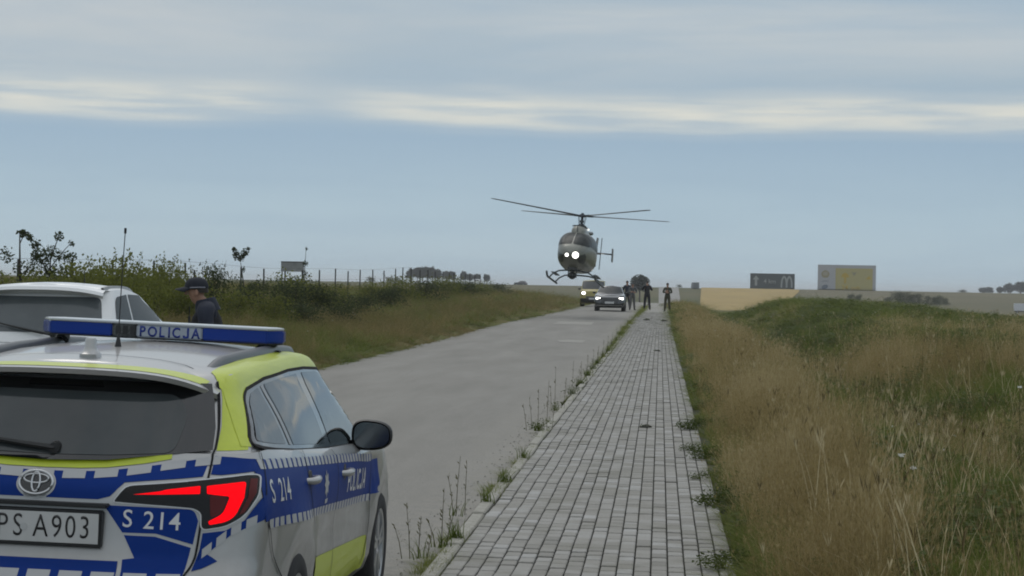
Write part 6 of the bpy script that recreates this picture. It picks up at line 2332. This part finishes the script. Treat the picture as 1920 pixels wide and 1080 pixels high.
for k, y in enumerate((37.5, 41, 44.5, 48, 52.5, 57, 62, 68, 75, 83, 92)):
    weed('weed', ORD[k] + ' grassy clump beyond the leafy weed along the kerb', kx(y) - .10, y, [(0, 0, .42, .03), (.1, .3, .34, -.05)], 60, 20 + k, broad=50, group='weed clumps along the kerb farther on')
# clumps that spread over the right edge of the pavement
for (x, y, n, sc, lab) in ((.43, 26.0, 420, 1.0, 'large dark green clump spreading over the far right pavement edge'), (.36, 22.6, 260, .62, 'small isolated green clump on the pavement between two big ones'), (.50, 21.6, 380, .9, 'round green clump at the pavement edge below the small one'), (.38, 19.2, 170, .55, 'flat dark sprig on the pavement blocks'), (.50, 16.9, 420, 1.0, 'wide flat clump reaching over the pavement edge'), (.42, 13.15, 320, .8, 'nearest leafy clump at the bottom of the pavement edge')):
    wd_ = weed('weed_clump', lab, x, y, [], 20, int(y * 10), broad=n, cat='weed', zoff=.04)
    wd_.scale = (sc * 1.25, sc * 1.5, sc * .9)
m_clod = pmat('dark_clod', (.040, .046, .034), .9, noise=30, col2=(.055, .052, .038))
for (x, y, s_, lab) in ((-.15, 26.3, .055, 'flat grey-green clod lying in the middle of the pavement'), (-.05, 58.0, .07, 'small dark clod on the pavement midway to the people'), (-.62, 98, .13, 'dark clod on the pavement near the people, left of two'), (.22, 97, .12, 'dark clod on the pavement near the people, right of two')):
    root = empty('clod', (x, y, float(z_axis(y)) + .046))
    tag(root, lab, 'clod')
    rnd = random.Random(int(y))
    mb = MB()
    rows = []
    for t in np.linspace(.05, math.pi * .62, 6):
        rows.append([(s_ * 1.3 * math.sin(t) * math.cos(a) * rnd.uniform(.8, 1.2), s_ * math.sin(t) * math.sin(a) * rnd.uniform(.8, 1.2), s_ * .55 * math.cos(t) * rnd.uniform(.8, 1.1)) for a in np.linspace(0, 2 * math.pi, 12, endpoint=False)])
    mb.grid(rows, closed=True)
    mb.build('lump', m_clod, root, smooth=60)
    lf = MB()
    leaf_cloud(lf, [(0, 0, s_ * .3, s_ * 1.5, s_ * 1.1, s_ * .4)], 14, s_ * .2, s_ * .45, rnd)
    link('leaf_shreds', raw(lf, 'leaf_shreds', m_dark), None, root)

# grit swept to the edge of the road
_pb = MB()
rp = random.Random(21)
for _ in range(900):
    y = 9.5 + 40 * rp.random() ** 1.6
    x = kx(y) - .14 - abs(rp.gauss(0, .32))
    s_ = rp.uniform(.004, .013)
    z = float(z_axis(y)) + .012
    o_ = [(x + s_ * math.cos(a) * rp.uniform(.7, 1.2), y + s_ * math.sin(a) * rp.uniform(.7, 1.2), z) for a in (0, 1.26, 2.5, 3.77, 5.0)]
    _pb.add(o_ + [(x, y, z + s_ * .9)], [(0, 1, 5), (1, 2, 5), (2, 3, 5), (3, 4, 5), (4, 0, 5)])
tag(link('grit', raw(_pb, 'grit', pmat('grit_stone', (.26, .25, .22), .9, noise=30, col2=(.12, .115, .10)))), kind='stuff')

# white umbel flowers standing out of the meadow; the many tiny ones are stuff
m_petal = pmat('white_petals', (.62, .62, .58), .7)


def umbel(mb, x, y, z, r_, n, rnd):
    for _ in range(n):
        a, q = rnd.uniform(0, 6.28), r_ * math.sqrt(rnd.random())
        s_ = r_ * .22
        c = Vector((x + q * math.cos(a), y + q * math.sin(a), z + .8 * r_ * rnd.random()))
        e1, e2 = Vector((s_, 0, rnd.uniform(-.3, .3) * s_)), Vector((0, s_ * .6, s_ * .8))
        mb.add([c - e1, c - e2, c + e1, c + e2], [(0, 1, 2, 3)])


rf = random.Random(3)
for (px, py, Y, lab) in ((1712, 880, 15.0, 'largest white flower head low in the near meadow'), (1690, 856, 15.6, 'pale flower head just behind the largest white one'), (1912, 727, 24.0, 'white flower head at the right edge of the view')):
    d_ = fw * 3900 + rr * (px - 960) - uu * (py - 540)
    p_ = Vector((0, 0, CAM_H)) + d_ * (Y / d_.y)
    g0 = gz(p_.x, p_.y)
    root = empty('wild_flower', (p_.x, p_.y, g0))
    tag(root, lab, 'flower')
    mb = MB()
    umbel(mb, 0, 0, p_.z - g0, .024, 30, rf)
    link('flower_head', raw(mb, 'flower_head', m_petal), None, root)
    mb = MB()
    mb.tube([(0, 0, 0), (.01, 0, (p_.z - g0) * .5), (0, 0, p_.z - g0)], .003, 5)
    mb.build('stem', m_stalk, root)
mb = MB()
for _ in range(150):
    Y = rf.uniform(16, 120)
    X = rf.uniform(1.2, .2 * Y + 1.5)
    umbel(mb, X, Y, gz(X, Y) + rf.uniform(.35, .62), .010 + .00022 * Y, 5, rf)
for _ in range(60):
    Y = rf.uniform(30, 120)
    X = rf.uniform(-.3 * Y, -8.2)
    umbel(mb, X, Y, gz(X, Y) + rf.uniform(.4, .7), .010 + .0002 * Y, 5, rf)
tag(link('wild_flowers', raw(mb, 'wild_flowers', m_petal)), kind='stuff')
# ------------------------------------------------------------------ damp air: far things pale a little
hz = MB()
hz.box(-1700, 1700, -45, 5200, -6, 14)
HZ = hz.build('haze', None)
hm = bpy.data.materials.new('haze')
hm.use_nodes = True
hm.node_tree.nodes.clear()
pv = nd(hm.node_tree, 'ShaderNodeVolumePrincipled', ins={'Color': (.97, .985, 1.0, 1), 'Density': .00026, 'Anisotropy': .2})
om = nd(hm.node_tree, 'ShaderNodeOutputMaterial')
hm.node_tree.links.new(pv.outputs[0], om.inputs['Volume'])
HZ.data.materials.append(hm)
tag(HZ, kind='stuff')
